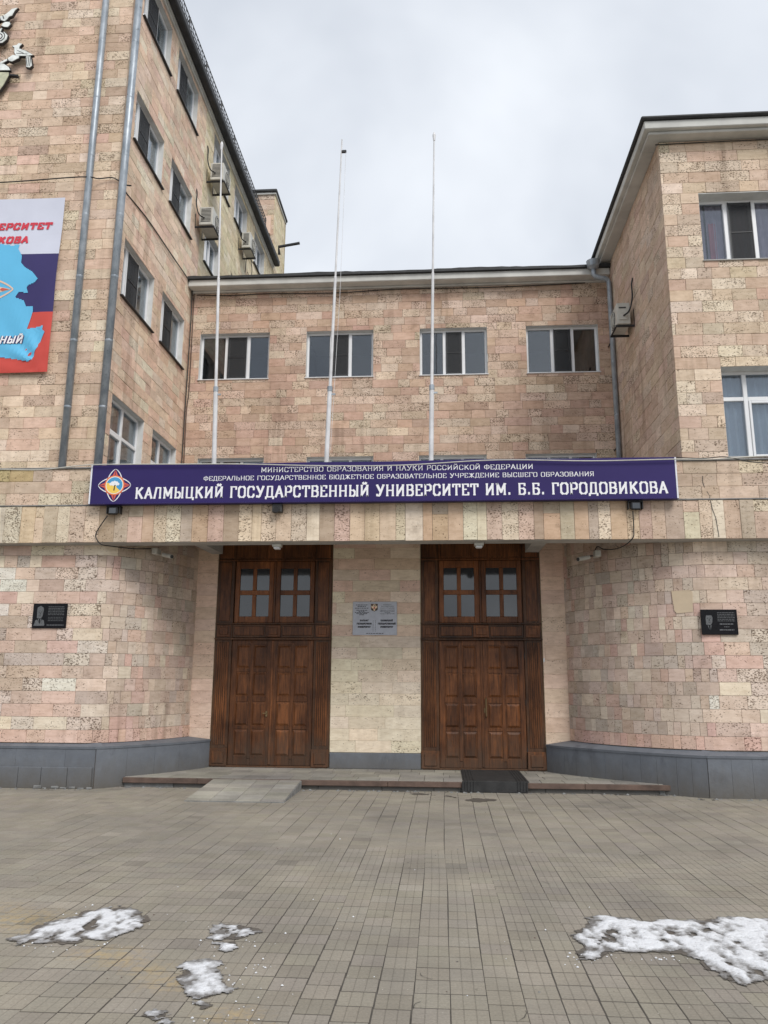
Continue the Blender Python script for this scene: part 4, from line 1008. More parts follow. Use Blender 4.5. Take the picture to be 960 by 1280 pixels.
b = MB(); lettering(b, 'ФЕДЕРАЛЬНОЕ ГОСУДАРСТВЕННОЕ БЮДЖЕТНОЕ ОБРАЗОВАТЕЛЬНОЕ УЧРЕЖДЕНИЕ ВЫСШЕГО ОБРАЗОВАНИЯ', FS, -3.81, 2.43, 4.815, .074, .14, .075, LW, 'letter', serif=.085, gap=.07); b.build('lettering', Sg)
b = MB(); lettering(b, 'КАЛМЫЦКИЙ ГОСУДАРСТВЕННЫЙ УНИВЕРСИТЕТ ИМ. Б.Б. ГОРОДОВИКОВА', FS, -4.93, 3.54, 4.525, .192, .155, .105, LW, 'letter', serif=.115, gap=.12); b.build('lettering', Sg)
ecx, ecz = -5.285, 4.757
em = MB()
for a in range(4):                                          # four pointed petals round the disc
    ca, sa = math.cos(a*math.pi/2), math.sin(a*math.pi/2)
    def R_(p, w_, ca=ca, sa=sa): return FS(ecx+p[0]*ca-p[1]*sa, ecz+p[0]*sa+p[1]*ca, w_)
    for sg in (1, -1):
        arc = [(.11+.165*t, sg*.115*(1-t)**.75*(1+.35*t)) for t in [i/8 for i in range(9)]]
        for i in range(8):
            p, q = arc[i], arc[i+1]; th = .0085
            em.quad(R_((p[0], p[1]-th), .0012), R_((q[0], q[1]-th), .0012), R_((q[0], q[1]+th), .0012), R_((p[0], p[1]+th), .0012), 'letter')
        em.quad(R_((.15, sg*.008), .0016), R_((.26, sg*.002), .0016), R_((.15, sg*.05), .0016), R_((.15, sg*.03), .0016), 'em_red')
        em.quad(R_((.10, sg*.11), .0018), R_((.135, sg*.125), .0018), R_((.125, sg*.09), .0018), R_((.12, sg*.09), .0018), 'em_orange')
em.disc(FS, ecx, ecz, .170, 0, .0030, 'em_red', 28); em.disc(FS, ecx, ecz, .158, .003, .0036, 'em_orange', 28); em.disc(FS, ecx, ecz, .146, .003, .0042, 'letter', 28); em.disc(FS, ecx, ecz, .136, .004, .0048, 'em_yellow', 28)
half = [(ecx+.135*math.cos(t), ecz+.135*math.sin(t)) for t in [rad(-42+i*12) for i in range(18)]]+[(ecx-.04, ecz+.03), (ecx+.02, ecz+.01), (ecx+.04, ecz-.04)]
em.prism(half, FS, .0045, .0054, 'em_blue')
for i, (px, pz, r) in enumerate([(-.06, .03, .026), (-.035, .05, .026), (0, .06, .026), (.035, .05, .026), (.06, .03, .024), (-.02, .022, .024), (.025, .02, .024)]): em.disc(FS, ecx+px, ecz+pz-.01, r, .005, .0058+.0001*i, 'letter', 7)
em.prism([(ecx-.012, ecz-.09), (ecx+.008, ecz-.09), (ecx+.012, ecz-.02), (ecx+.03, ecz+.005), (ecx-.002, ecz)], FS, .005, .0068, 'dark_metal')
em.build('emblem', Sg)

# ------------------------------------------------------------------ small fixtures on the canopy
for x, lab in ((-5.30, 'black floodlight under the left end of the blue name board'), (3.06, 'black floodlight under the right end of the blue name board')):
    T = thing('floodlight', (x, 12.25, 4.35), lab, 'floodlight', 'floodlights on the canopy'); FF = F_front(12.38)
    b = MB(); b.box(x-.085, x+.075, 4.285, 4.42, .05, .12, 'dark_metal', FF, bev=.02); b.build('housing', T)
    b = MB(); b.box(x-.06, x+.05, 4.30, 4.385, .121, .126, 'pane_dark', FF); b.build('lens', T)
    b = MB(); b.box(x-.12, x-.105, 4.30, 4.43, -.0, .10, 'dark_metal', FF, bev=.003); b.box(x+.095, x+.11, 4.30, 4.43, 0, .10, 'dark_metal', FF, bev=.003); b.box(x-.12, x+.11, 4.415, 4.43, 0, .10, 'dark_metal', FF); b.build('bracket', T)
for x, lab in ((-2.64, 'small white lamp under the canopy above the left door'), (.63, 'small white lamp under the canopy above the right door')):
    T = thing('ceiling_lamp', (x, 12.6, 3.83), lab, 'lamp', 'lamps under the canopy')
    b = MB(); b.box(x-.075, x+.075, 12.52, 12.66, 3.78, 3.833, 'ac_plastic', bev=.01); b.build('lamp_base', T)
    b = MB(); b.box(x-.055, x+.055, 12.53, 12.65, 3.745, 3.78, 'white_paint', bev=.015); b.build('lamp_cover', T)
for (x, y, z, s, lab) in ((-4.70, 13.05, 3.74, 1, 'small security camera on the left curved wall under the canopy'), (2.48, 13.25, 3.69, -1, 'small security camera on the right curved wall under the canopy')):
    T = thing('security_camera', (x, y, z), lab, 'camera', 'security cameras under the canopy')
    b = MB(); b.tube([(x, y, z), (x+.20*s, y-.14, z-.055)], .036, 'ac_plastic', 10); b.build('camera_body', T)
    b = MB(); b.tube([(x+.20*s, y-.14, z-.055), (x+.212*s, y-.148, z-.058)], .030, 'ac_dark', 10); b.build('lens', T)
    b = MB(); b.tube([(x, y, z), (x-.05*s, y+.12, z+.04), (x-.12*s, y+.30, z+.07)], .014, 'dark_metal', 6); b.box(x-.15*s-.05, x-.15*s+.05, y-.02, y+.18, z+.01, z+.12, 'ac_plastic', bev=.01); b.build('mount', T)
def spline(P, n=8):
    P = [Vector(p) for p in P]; Q = [2*P[0]-P[1]]+P+[2*P[-1]-P[-2]]; o_ = []
    for i in range(1, len(Q)-2):
        for k in range(n):
            t = k/n; a, b_, c, d = Q[i-1], Q[i], Q[i+1], Q[i+2]
            o_.append(.5*((2*b_)+(c-a)*t+(2*a-5*b_+4*c-d)*t*t+(3*b_-a-3*c+d)*t**3))
    return o_+[P[-1]]
def cable(P, r, lab, m='cable', n=6, seg=6):
    b = MB(); b.tube(spline(P, seg), r, m, n); return tag(b.build('cable'), lab, 'cable', None)
cable([(-5.40, 12.30, 4.27), (-5.55, 12.33, 4.05), (-5.585, 12.34, 3.93), (-5.50, 12.36, 3.81), (-5.40, 12.50, 3.80), (-5.05, 12.66, 3.78), (-4.86, 12.9, 3.82)], .009, 'black cable drooping from the left floodlight to the camera on the left curved wall')
cable([(3.01, 12.30, 4.27), (3.02, 12.35, 4.0), (2.99, 12.35, 3.84), (2.85, 12.6, 3.74), (2.68, 12.9, 3.76), (2.62, 13.2, 3.86), (2.60, 13.4, 3.80)], .009, 'black cable drooping from the right floodlight to the camera on the right curved wall')
cable([(-7.9, 12.20, 5.06), (-7.2, 12.19, 5.045), (-6.56, 12.19, 5.03), (-5.9, 12.19, 5.09), (-5.5, 12.17, 5.10), (-4.4, 12.17, 5.09), (-3.2, 12.17, 5.075), (-1.9, 12.17, 5.03), (-.6, 12.17, 5.02), (.9, 12.17, 5.085), (2.4, 12.17, 5.05), (3.67, 12.17, 5.06), (4.24, 12.2, 5.06), (5.1, 12.2, 5.10), (6.5, 12.2, 5.11)], .009, 'thin grey cable sagging along the top of the blue name board', 'ac_plastic')
cable([(3.72, 12.25, 5.11), (4.1, 12.22, 5.08), (4.45, 12.22, 5.10), (4.8, 12.22, 5.02), (5.3, 12.22, 4.99), (6.6, 12.22, 5.04)], .008, 'black cable looping along the canopy top right of the name board')
cable([(-10.3, 12.56, 10.70), (-8.1, 12.55, 10.66), (-6.5, 12.44, 10.63), (-6.2, 12.55, 10.66), (-5.95, 12.58, 10.69), (-5.80, 12.60, 10.62), (-5.66, 12.56, 10.58)], .011, 'black cable strung across the front of the left building above the banner')
cable([(-5.62, 12.68, 10.58), (-5.83, 12.8, 10.62), (-5.83, 14.0, 10.76), (-5.82, 15.5, 10.80), (-5.82, 16.75, 10.83), (-5.80, 16.93, 10.6), (-5.80, 16.95, 9.0), (-5.81, 16.95, 7.6), (-5.80, 16.93, 5.4)], .013, 'dark cable along the side of the left building down its inner corner')
cable([(-5.78, 17.0, 10.72), (-5.77, 17.01, 9.5), (-5.76, 17.0, 8.2), (-5.79, 17.0, 7.6), (-5.76, 17.0, 5.4)], .012, 'thin brown cable down the inner corner of the middle building', 'kerb_brown')
cable([(-5.7, 17.0, 10.62), (-4.9, 16.99, 10.58), (-3.9, 16.99, 10.60), (-2.4, 16.99, 10.57), (-.87, 16.99, 10.62), (1.2, 16.99, 10.60), (3.4, 16.99, 10.64)], .011, 'black cable along the wall under the eaves of the middle building')
cable([(3.86, 12.60, 10.93), (4.6, 12.60, 10.94), (6.0, 12.60, 10.95), (7.8, 12.6, 10.95)], .009, 'thin black cable under the eaves of the right building')

# ------------------------------------------------------------------ rain pipes
def rainpipe(P, lab, r=.062):
    T = thing('rain_pipe', P[0], lab, 'pipe', 'rain pipes')
    p0, p1 = Vector(P[0]), Vector(P[-1]); b = MB(); b.tube(P, r, 'zinc', 14); b.build('pipe', T, smooth=True)
    k = 0; z = p0.z+1.1
    while z < p1.z-.3:
        f = (z-p0.z)/(p1.z-p0.z); c = p0.lerp(p1, f) if len(P) == 2 else Vector((p0.x, p0.y, z))
        b = MB(); b.tube([c+Vector((0, 0, -.02)), c+Vector((0, 0, .0)), c+Vector((0, 0, .012))], [r*1.0, r*1.06, r*1.05], 'zinc', 14, False); b.build('pipe_joint', T, smooth=True); z += 1.22; k += 1
        if k % 2:
            b = MB(); b.box(c.x-.012, c.x+.012, c.y+r*.6, YF if c.y < 13 else YC, z-.7, z-.68, 'dark_metal'); b.build('clamp', T)
    return T
rainpipe([(-6.345, 12.50, 5.13), (-6.34, 12.50, 18.0)], 'galvanised rain pipe on the front of the left building beside the banner')
rainpipe([(-5.745, 12.545, 5.13), (-5.69, 12.545, 18.0)], 'galvanised rain pipe at the corner of the left building', .068)
T = rainpipe([(3.85, 16.62, 5.0), (3.85, 16.62, 10.44), (3.82, 16.61, 10.50), (3.76, 16.60, 10.53), (3.56, 16.60, 10.58), (3.52, 16.60, 10.62), (3.515, 16.60, 10.80)], 'grey rain pipe in the corner between the middle and right buildings', .055)
b = MB(); b.tube([(3.515, 16.60, 10.76), (3.515, 16.60, 10.82), (3.515, 16.60, 10.96)], [.06, .13, .15], 'zinc', 14); b.build('hopper', T)

# ------------------------------------------------------------------ air conditioners
def aircon(F, u, z, lab, flip=1, W_=.68, H_=.48, Dp=.30, off=.13, grille=True):
    """wall unit, its fan facing out; F(u, z, w)"""
    T = thing('air_conditioner', F(u, z, 0), lab, 'air conditioner', 'air conditioners on the walls')
    b = MB(); b.box(u-W_/2, u+W_/2, z, z+H_, off, off+Dp, 'ac_plastic', F, bev=.012); b.build('casing', T)
    b = MB(); b.disc(F, u+.06, z+H_/2, H_*.42, off+Dp, off+Dp+.006, 'ac_dark', 24)
    for k in range(3): 
        r = H_*(.12+.12*k); b.tube([F(u+.06+r*math.cos(t), z+H_/2+r*math.sin(t), off+Dp+.014) for t in [i*math.pi/12 for i in range(25)]], .006, 'ac_plastic', 4, False)
    for k in range(4):
        t = k*math.pi/4; r = H_*.42; b.tube([F(u+.06-r*math.cos(t), z+H_/2-r*math.sin(t), off+Dp+.012), F(u+.06+r*math.cos(t), z+H_/2+r*math.sin(t), off+Dp+.012)], .006, 'ac_plastic', 4)
    b.build('fan_grille', T)
    e = u-W_/2
    b = MB()
    if grille:
        b.box(e-.003, e, z+.08, z+H_-.05, off+.05, off+Dp-.05, 'ac_dark', F)
        for k in range(9): zz = z+.1+k*(H_-.19)/8; b.box(e-.010, e-.003, zz, zz+.012, off+.05, off+Dp-.05, 'ac_plastic', F)
    else:
        b.box(e-.02, e-.001, z+.08, z+.2, off+.06, off+.22, 'ac_plastic', F, bev=.006); b.box(e-.006, e-.001, z+H_-.12, z+H_-.09, off+.08, off+.22, 'ac_dark', F)
    b.build('side_vent', T)
    b = MB()
    for uu in (u-W_/2+.06, u+W_/2-.06):
        b.box(uu-.018, uu+.018, z-.04, z-.002, 0, off+Dp+.03, 'dark_metal', F); b.box(uu-.018, uu+.018, z-.02, z+.34, 0.0, .03, 'dark_metal', F)
    b.box(u-W_/2+.05, u+W_/2-.05, z-.03, z-.012, off+Dp+.0, off+Dp+.03, 'dark_metal', F)
    b.build('bracket', T)
    b = MB(); b.tube(spline([F(u-W_/2-.02, z+.16, off+.14), F(u-W_/2-.12, z+.22, .16), F(u-W_/2-.10, z+.5, .08), F(u-W_/2-.04, z+.82, .06), F(u-W_/2, z+.98, .02)], 6), .016, 'cable', 6); b.build('hose', T)
    return T
aircon(F_left, 17.9, 14.10, 'topmost air conditioner, below the first window of the yellow section', Dp=.34)
aircon(F_left, 17.25, 12.42, 'middle air conditioner where the pink stone meets the yellow, lower than the others', Dp=.34)
aircon(F_left, 21.15, 14.12, 'far air conditioner on the left building near the edge of the sky', Dp=.26, W_=.66, H_=.5)
aircon(F_right, 15.18, 8.62, 'air conditioner on the side of the right building beside the corner rain pipe', grille=False, W_=.6, H_=.45, Dp=.26, off=.11)
b = MB()
for a, c in (((-5.80, 21.6, 13.75), (-5.80, 21.7, 14.55)), ((-5.80, 21.6, 14.5), (-5.80, 22.5, 14.55))): b.tube([a, c], .012, 'dark_metal', 5)
b.tube([(-5.80, 22.05+.35*math.cos(t), 14.2+.33*math.sin(t)) for t in [rad(-120+i*20) for i in range(13)]], .012, 'dark_metal', 5); tag(b.build('wire_coil'), 'loose loop of black wire on the yellow wall below the far air conditioner', 'wire')

# ------------------------------------------------------------------ flagpoles
def flagpole(p0, p1, lab, rope=False, tip='plain'):
    T = thing('flagpole', p0, lab, 'flagpole', 'flagpoles on the canopy roof'); a, c = Vector(p0), Vector(p1)
    base = Vector((a.x, a.y, 4.40)); f = (a.z-4.4)/(c.z-a.z); base = a-(c-a)*f
    m1 = a.lerp(c, .21); m2 = a.lerp(c, .55)
    b = MB(); b.tube([base, m1, m1+(c-a)*.002, m2, m2+(c-a)*.002, c], [.043, .041, .029, .026, .019, .013], 'pole_white', 10); b.build('pole', T, smooth=False)
    b = MB(); b.tube([m1-Vector((0, 0, .05)), m1+Vector((0, 0, .04))], .047, 'zinc', 10); b.box(m1.x+.03, m1.x+.10, m1.y-.02, m1.y+.0, m1.z-.12, m1.z-.09, 'zinc'); b.build('collar', T)
    b = MB(); b.box(base.x-.15, base.x+.15, base.y-.15, base.y+.15, 4.402, 4.43, 'dark_metal', bev=.005); b.build('base_plate', T)
    if rope:
        b = MB(); b.box(c.x+.0, c.x+.09, c.y-.03, c.y+.01, c.z-.30, c.z-.24, 'dark_metal', bev=.01); b.build('pulley', T)
        b = MB(); b.tube([(c.x+.08, c.y-.02, c.z-.28), (c.x+.02, c.y-.03, c.z-3.2), (a.x+.07, a.y-.02, a.z+.2)], .0035, 'pole_white', 5); b.build('rope', T)
    else:
        b = MB(); b.tube([c-Vector((0, 0, .18)), c-Vector((0, 0, .06)), c], [.019, .032, .014], 'pole_white', 8); b.build('finial', T)
    return T
flagpole((-3.945, 13.2, 5.42), (-4.12, 13.2, 11.82), 'leftmost white flagpole, in front of the left building')
flagpole((-1.95, 13.2, 5.39), (-1.785, 13.2, 11.76), 'middle white flagpole leaning right with a rope beside it', True)
flagpole((-.13, 13.2, 5.36), (-.03, 13.2, 11.83), 'rightmost white flagpole, standing straight against the sky')

# ------------------------------------------------------------------ banner
Bn = thing('banner', (-8.1, 12.56, 8.6), 'large white, blue and red banner with a light blue map hung on the left building', 'banner')
FBn = F_front(12.585); bx0, bx1 = -9.9, -6.80
def bw(u, v):
    w_ = .012*math.sin(u*2.1+v*1.3)+.008*math.sin(v*3.7)
    d = math.hypot(u-bx1, v-6.9); w_ += .035*math.exp(-d*1.4)*math.sin(math.atan2(v-6.9, bx1-u)*14)
    return w_+.02
b = MB(); zs = [6.9+(8.04-6.9)*i/12 for i in range(12)]+[8.04+(9.18-8.04)*i/12 for i in range(12)]+[9.18+(10.31-9.18)*i/12 for i in range(13)]; us_ = [bx0+(bx1-bx0)*i/40 for i in range(41)]
grid = [[b.pts([FBn(u_-(.02*(1-abs(z_-8.6)/1.7)) if i == 40 else u_, z_, bw(u_, z_))]) for i, u_ in enumerate(us_)] for z_ in zs]
for j in range(len(zs)-1):
    mm = 'ban_red' if j < 12 else 'ban_blue' if j < 24 else 'ban_white'
    for i in range(40): b.face((grid[j][i], grid[j][i+1], grid[j+1][i+1], grid[j+1][i]), mm)
b.build('cloth', Bn, smooth=True)
mp = [(-9.4, 9.5), (-8.643, 9.466), (-7.925, 9.395), (-7.694, 9.356), (-7.556, 9.381), (-7.575, 9.292), (-7.488, 9.14), (-7.488, 9.006), (-7.408, 8.914), (-7.259, 8.82), (-7.148, 8.684), (-7.196, 8.613), (-7.316, 8.558), (-7.339, 8.515), (-7.3, 8.405), (-7.47, 8.44), (-7.534, 8.331), (-7.369, 8.268), (-7.316, 8.156), (-7.19, 8.147), (-7.181, 8.06), (-7.247, 7.712), (-7.094, 7.742), (-6.96, 7.772), (-6.966, 7.695), (-6.913, 7.651), (-7.037, 7.315), (-7.088, 7.147), (-7.151, 7.093), (-7.402, 7.149), (-7.68, 7.195), (-8.368, 7.206), (-9.4, 7.25)]
def scan_fill(b, poly, F, step, m, lift):
    """fill a polygon with thin strips that follow the cloth's waves"""
    zmin, zmax = min(p[1] for p in poly), max(p[1] for p in poly); z = zmin
    def cuts(zc):
        xs = []
        for i in range(len(poly)):
            p, q = poly[i], poly[(i+1) % len(poly)]
            if (p[1] > zc) != (q[1] > zc): xs.append(p[0]+(zc-p[1])*(q[0]-p[0])/(q[1]-p[1]))
        return sorted(xs)
    while z < zmax:
        z2 = min(z+step, zmax); xs = cuts((z+z2)/2)
        for k in range(0, len(xs)-1, 2):
            a, c = xs[k], xs[k+1]; n_ = max(1, int((c-a)/.08))
            for i in range(n_):
                p, q = a+(c-a)*i/n_, a+(c-a)*(i+1)/n_
                b.quad(F(p, z, bw(p, z)+lift), F(q, z, bw(q, z)+lift), F(q, z2, bw(q, z2)+lift), F(p, z2, bw(p, z2)+lift), m)
        z = z2
b = MB(); scan_fill(b, mp, FBn, .02, 'ban_sky', .007); b.build('map_print', Bn, smooth=True)
b = MB(); FL_ = lambda u_, v_, w_: FBn(u_, v_, w_+bw(u_, v_))
for sg in (1, -1):
    P_ = [(-7.578+(-.6)*t, 8.486+sg*.24*math.sin(t*1.5)**.8) for t in [i/8 for i in range(9)]]
    for i in range(8): 
        p, q = P_[i], P_[i+1]; b.quad(FL_(p[0], p[1]-.018, .012), FL_(q[0], q[1]-.018, .012), FL_(q[0], q[1]+.018, .012), FL_(p[0], p[1]+.018, .012), 'ban_pale')
b.prism([(-7.62, 8.486), (-8.0, 8.58), (-8.0, 8.39)], FL_, .004, .0125, 'ban_pale'); b.prism([(-7.66, 8.487), (-7.78, 8.515), (-7.83, 8.487), (-7.78, 8.46)], FL_, .006, .016, 'em_red')
b.build('emblem_print', Bn)
def bfont(text, x1, z0, h, F, m, name, parent, lift, slant=0.2, bold=0.0, width=None):
    cu = bpy.data.curves.new('t', 'FONT'); cu.body = text; cu.size = 1.0; cu.shear = slant; cu.offset = bold
    ob = bpy.data.objects.new('t', cu); C.objects.link(ob); me = bpy.data.meshes.new_from_object(ob)
    vs = [tuple(v.co) for v in me.vertices]; fs = [tuple(p.vertices) for p in me.polygons]; bpy.data.objects.remove(ob)
    if not vs: return
    mx_ = max(v[0] for v in vs); mn = min(v[0] for v in vs); my = max(v[1] for v in vs); k = h/my; kx = k if width is None else width/(mx_-mn)
    b = MB(); o_ = b.pts([F(x1-(mx_-v[0])*kx, z0+v[1]*k, lift) for v in vs])
    for f in fs: b.face(tuple(o_+i for i in f), m)
    b.build(name, parent)
for txt, xa_, xb_, z_ in (('УНИВЕРСИТЕТ', -8.62, -7.02, 9.675), ('ИМ. Б.Б. ГОРОДОВИКОВА', -10.35, -7.42, 9.40)):
    if txt.startswith('ИМ'): txt, xa_ = 'ГОРОДОВИКОВА', -9.12
    b = MB(); lettering(b, txt, FL_, xa_, xb_, z_, .142, .26, .20, .010, 'ban_letter', serif=0, gap=.16, slant=.22); b.build('lettering', Bn)
b = MB(); lettering(b, 'НЫЙ', FL_, -7.73, -7.31, 7.44, .15, .34, .30, .016, 'ban_blue', serif=0, gap=.12, slant=.22); lettering(b, 'НЫЙ', FL_, -7.73, -7.31, 7.44, .15, .17, .15, .019, 'letter', serif=0, gap=.12, slant=.22); b.build('lettering', Bn)

# ------------------------------------------------------------------ metal ornament high on the left
On = thing('wall_ornament', (-8.4, 12.5, 13.4), 'pale metal relief of a bird and flowing flames high on the left wall', 'ornament')
FO = F_front(12.5)
def grow(poly, d):
    cx = sum(p[0] for p in poly)/len(poly); cz = sum(p[1] for p in poly)/len(poly); o_ = []
    for i in range(len(poly)):
        p, q, r = poly[i-1], poly[i], poly[(i+1) % len(poly)]
        n1 = Vector((q[1]-p[1], -(q[0]-p[0]))).normalized(); n2 = Vector((r[1]-q[1], -(r[0]-q[0]))).normalized(); n_ = (n1+n2)
        if n_.length < .3: n_ = n1
        n_.normalize(); o_.append((q[0]+n_.x*d, q[1]+n_.y*d))
    A = lambda P: sum(P[i-1][0]*P[i][1]-P[i][0]*P[i-1][1] for i in range(len(P)))
    if abs(A(o_)) < abs(A(poly)):
        return grow(poly[::-1], d) if d > 0 else o_
    return o_
def orn(name, poly, m):
    b = MB(); b.prism(grow(poly, .013), FO, -.05, .0, 'dark_metal'); b.prism(poly, FO, 0, .012, m); b.build(name, On)
orn('bird', [(-8.115, 13.571), (-8.035, 13.585), (-7.991, 13.628), (-7.924, 13.606), (-7.968, 13.562), (-7.979, 13.508), (-7.835, 13.445), (-7.679, 13.345), (-7.791, 13.333), (-7.888, 13.339), (-8.018, 13.346), (-8.058, 13.422), (-8.07, 13.532)], 'orn_pale')
orn('tail', [(-7.815, 13.32), (-7.725, 13.31), (-7.679, 13.11), (-7.723, 13.067), (-7.79, 13.089)], 'orn_pale')
b = MB()
for x in (-7.79, -7.755, -7.72): b.box(x-.006, x+.006, 13.10, 13.30, .012, .016, 'dark_metal', FO)
for x0_, z0_, x1_, z1_ in ((-8.02, 13.40, -7.80, 13.37), (-8.00, 13.46, -7.87, 13.39)): b.tube([FO(x0_, z0_, .014), FO(x1_, z1_, .014)], .0045, 'dark_metal', 4)
b.build('feather_line', On)
orn('wreath', [(-8.175, 13.301), (-8.085, 13.368), (-7.953, 13.335), (-7.963, 13.289), (-8.085, 13.223), (-8.152, 13.245)], 'orn_pale')
orn('stem', [(-8.9, 13.0), (-8.419, 13.17), (-8.189, 13.284), (-8.185, 13.247), (-8.413, 13.115), (-8.9, 12.95)], 'orn_pale')
orn('cup', [(-8.9, 13.21), (-8.567, 13.196), (-8.242, 13.178), (-8.137, 13.099), (-8.10, 13.03), (-8.549, 13.05), (-8.9, 13.05)], 'orn_pale')
orn('bowl', [(-8.9, 13.03), (-8.549, 13.01), (-8.126, 12.98), (-8.117, 12.918), (-8.192, 12.725), (-8.259, 12.604), (-8.487, 12.491), (-8.9, 12.45)], 'orn_cream')
orn('rod', [(-8.10, 12.945), (-7.948, 12.918), (-7.945, 12.891), (-8.10, 12.918)], 'dark_metal')
orn('flame', [(-8.9, 14.14), (-8.632, 14.193), (-8.411, 14.263), (-8.348, 14.288), (-8.288, 14.34), (-8.214, 14.42), (-8.102, 14.441), (-8.16, 14.369), (-8.198, 14.269), (-8.261, 14.245), (-8.288, 14.191), (-8.332, 14.147), (-8.418, 14.18), (-8.525, 14.112), (-8.9, 14.05)], 'orn_pale')
orn('flame', [(-8.387, 14.048), (-8.36, 14.102), (-8.314, 14.127), (-8.231, 14.122), (-8.21, 14.074), (-8.252, 14.012), (-8.318, 14.016)], 'orn_pale')
orn('flame', [(-8.9, 13.8), (-8.646, 13.878), (-8.411, 13.975), (-8.366, 13.99), (-8.388, 13.909), (-8.305, 13.895), (-8.239, 13.817), (-8.253, 13.726), (-8.327, 13.657), (-8.62, 13.656), (-8.9, 13.7)], 'orn_pale')
b = MB()
for r in (.06, .11): b.tube([FO(-8.40+r*math.cos(t), 13.80+r*math.sin(t), .014) for t in [rad(-80+i*20) for i in range(9)]], .009, 'dark_metal', 4)
b.tube([FO(-8.38, 14.27, .014), FO(-8.35, 14.20, .014)], .009, 'dark_metal', 4); b.tube([FO(-8.45, 14.25, .014), FO(-8.41, 14.17, .014)], .009, 'dark_metal', 4)
b.build('feather_line', On)

# ------------------------------------------------------------------ plaques
def plaque(x0, x1, z0, z1, y, lab, big_text):
    T = thing('memorial_plaque', ((x0+x1)/2, y, z0), lab, 'plaque', 'memorial plaques'); FQ = F_front(y); w = x1-x0; h = z1-z0
    b = MB(); b.box(x0, x1, z0, z1, 0, .028, 'slate_granite', FQ, bev=.004); b.build('slab', T)
    b = MB(); cx = x0+w*.22; cz = z0+h*.62; r_ = random.Random(int(x0*100))
    b.prism([(cx-.05+.0, cz-.085), (cx-.052, cz+.02), (cx-.035, cz+.075), (cx, cz+.09), (cx+.035, cz+.075), (cx+.052, cz+.02), (cx+.045, cz-.05), (cx+.02, cz-.09), (cx-.02, cz-.09)], FQ, .028, .0290, 'engrave')
    b.prism([(cx-.058, cz+.02), (cx-.05, cz+.085), (cx, cz+.115), (cx+.05, cz+.085), (cx+.058, cz+.02), (cx+.04, cz+.055), (cx-.04, cz+.055)], FQ, .0285, .0297, 'slate_granite' if big_text else 'engrave')
    for sx in (-.02, .02): b.box(cx+sx-.009, cx+sx+.009, cz+.008, cz+.016, .029, .0296, 'slate_granite', FQ)
    b.box(cx-.004, cx+.005, cz-.03, cz+.005, .029, .0296, 'slate_granite', FQ); b.box(cx-.017, cx+.017, cz-.052, cz-.046, .029, .0296, 'slate_granite', FQ)
    b.prism([(cx-.03, cz-.095), (cx-.005, cz-.17), (cx-.012, cz-.10)], FQ, .028, .029, 'engrave'); b.prism([(cx+.03, cz-.095), (cx+.012, cz-.17), (cx+.012, cz-.10)], FQ, .028, .029, 'engrave')
    if not big_text: b.prism([(cx-.09, cz-.20), (cx-.07, cz-.12), (cx-.04, cz-.11), (cx, cz-.18), (cx+.04, cz-.11), (cx+.07, cz-.12), (cx+.09, cz-.20)], FQ, .028, .0287, 'engrave')
    b.build('engraved_portrait', T)
    b = MB(); tx0, tx1 = x0+w*.44, x1-w*.06
    rows = [(z1-h*(.13+.065*i), .009, .95) for i in range(6)]+([(z0+h*.42, .018, .75), (z0+h*.31, .011, .3), (z0+h*.19, .018, .8)] if big_text else [(z0+h*(.44-.07*i), .007, .9) for i in range(3)]+[(z0+h*.12, .014, 1.0)])
    for zc, th, fr in rows:
        ww = (tx1-tx0)*fr; s_ = (tx0+tx1)/2-ww/2; x = s_
        while x < s_+ww:
            e = min(x+r_.uniform(.012, .05), s_+ww); b.box(x, e, zc-th/2, zc+th/2, .028, .0286, 'engrave', FQ); x = e+.007
    if not big_text: b.box(x0+w*.05, x0+w*.36, z0+h*.09, z0+h*.13, .028, .0286, 'engrave', FQ)
    b.build('engraved_text', T)
plaque(-6.655, -6.085, 2.47, 2.865, 12.625, 'black granite memorial plaque on the left stone wall', False)
plaque(4.015, 4.56, 2.38, 2.765, 12.625, 'black granite memorial plaque with an engraved portrait on the right stone wall', True)

Np = thing('name_plate', (-1.18, 14.42, 2.46), 'silver metal name plate with two columns of black text and an emblem between the doors', 'plate')
FN = F_front(14.425)
b = MB(); b.box(-1.585, -.78, 2.465, 3.07, 0, .018, 'steel_plate', FN, bev=.004); b.build('metal_sheet', Np)
def bcent(text, xc, z0, h, wmax=None, name='lettering'):
    n_ = len(text); bfont(text, xc+(wmax or n_*h*.62)/2, z0, h, FN, 'black_print', name, Np, .0185, 0, .012, width=wmax or n_*h*.62)
for xc, L_ in ((-1.375, [('ХАЛЬМГ', 2.712, .16), ('ГОСУДАРСТВЕНН', 2.655, .27), ('УНИВЕРСИТЕТ', 2.597, .23)]), (-.965, [('КАЛМЫЦКИЙ', 2.712, .22), ('ГОСУДАРСТВЕННЫЙ', 2.655, .32), ('УНИВЕРСИТЕТ', 2.597, .23)])):
    for t_, z_, w_ in L_: b = MB(); lettering(b, t_, FN, xc-w_/2, xc+w_/2, z_, .034, .26, .20, .0185, 'black_print', serif=0, gap=.14); b.build('lettering', Np)
for t_, z_, w_ in (('МИНИСТЕРСТВО', 3.005, .15), ('ОБРАЗОВАНИЯ И НАУКИ', 2.977, .235), ('РОССИЙСКОЙ ФЕДЕРАЦИИ', 2.947, .26), ('ФЕДЕРАЛЬНОЕ ГОСУДАРСТВЕННОЕ', 2.908, .265), ('БЮДЖЕТНОЕ ОБРАЗОВАТЕЛЬНОЕ', 2.886, .26), ('УЧРЕЖДЕНИЕ', 2.864, .11), ('ВЫСШЕГО ОБРАЗОВАНИЯ', 2.842, .26)): bcent(t_, -.955, z_, .016, w_)
b = MB(); r_ = random.Random(1)
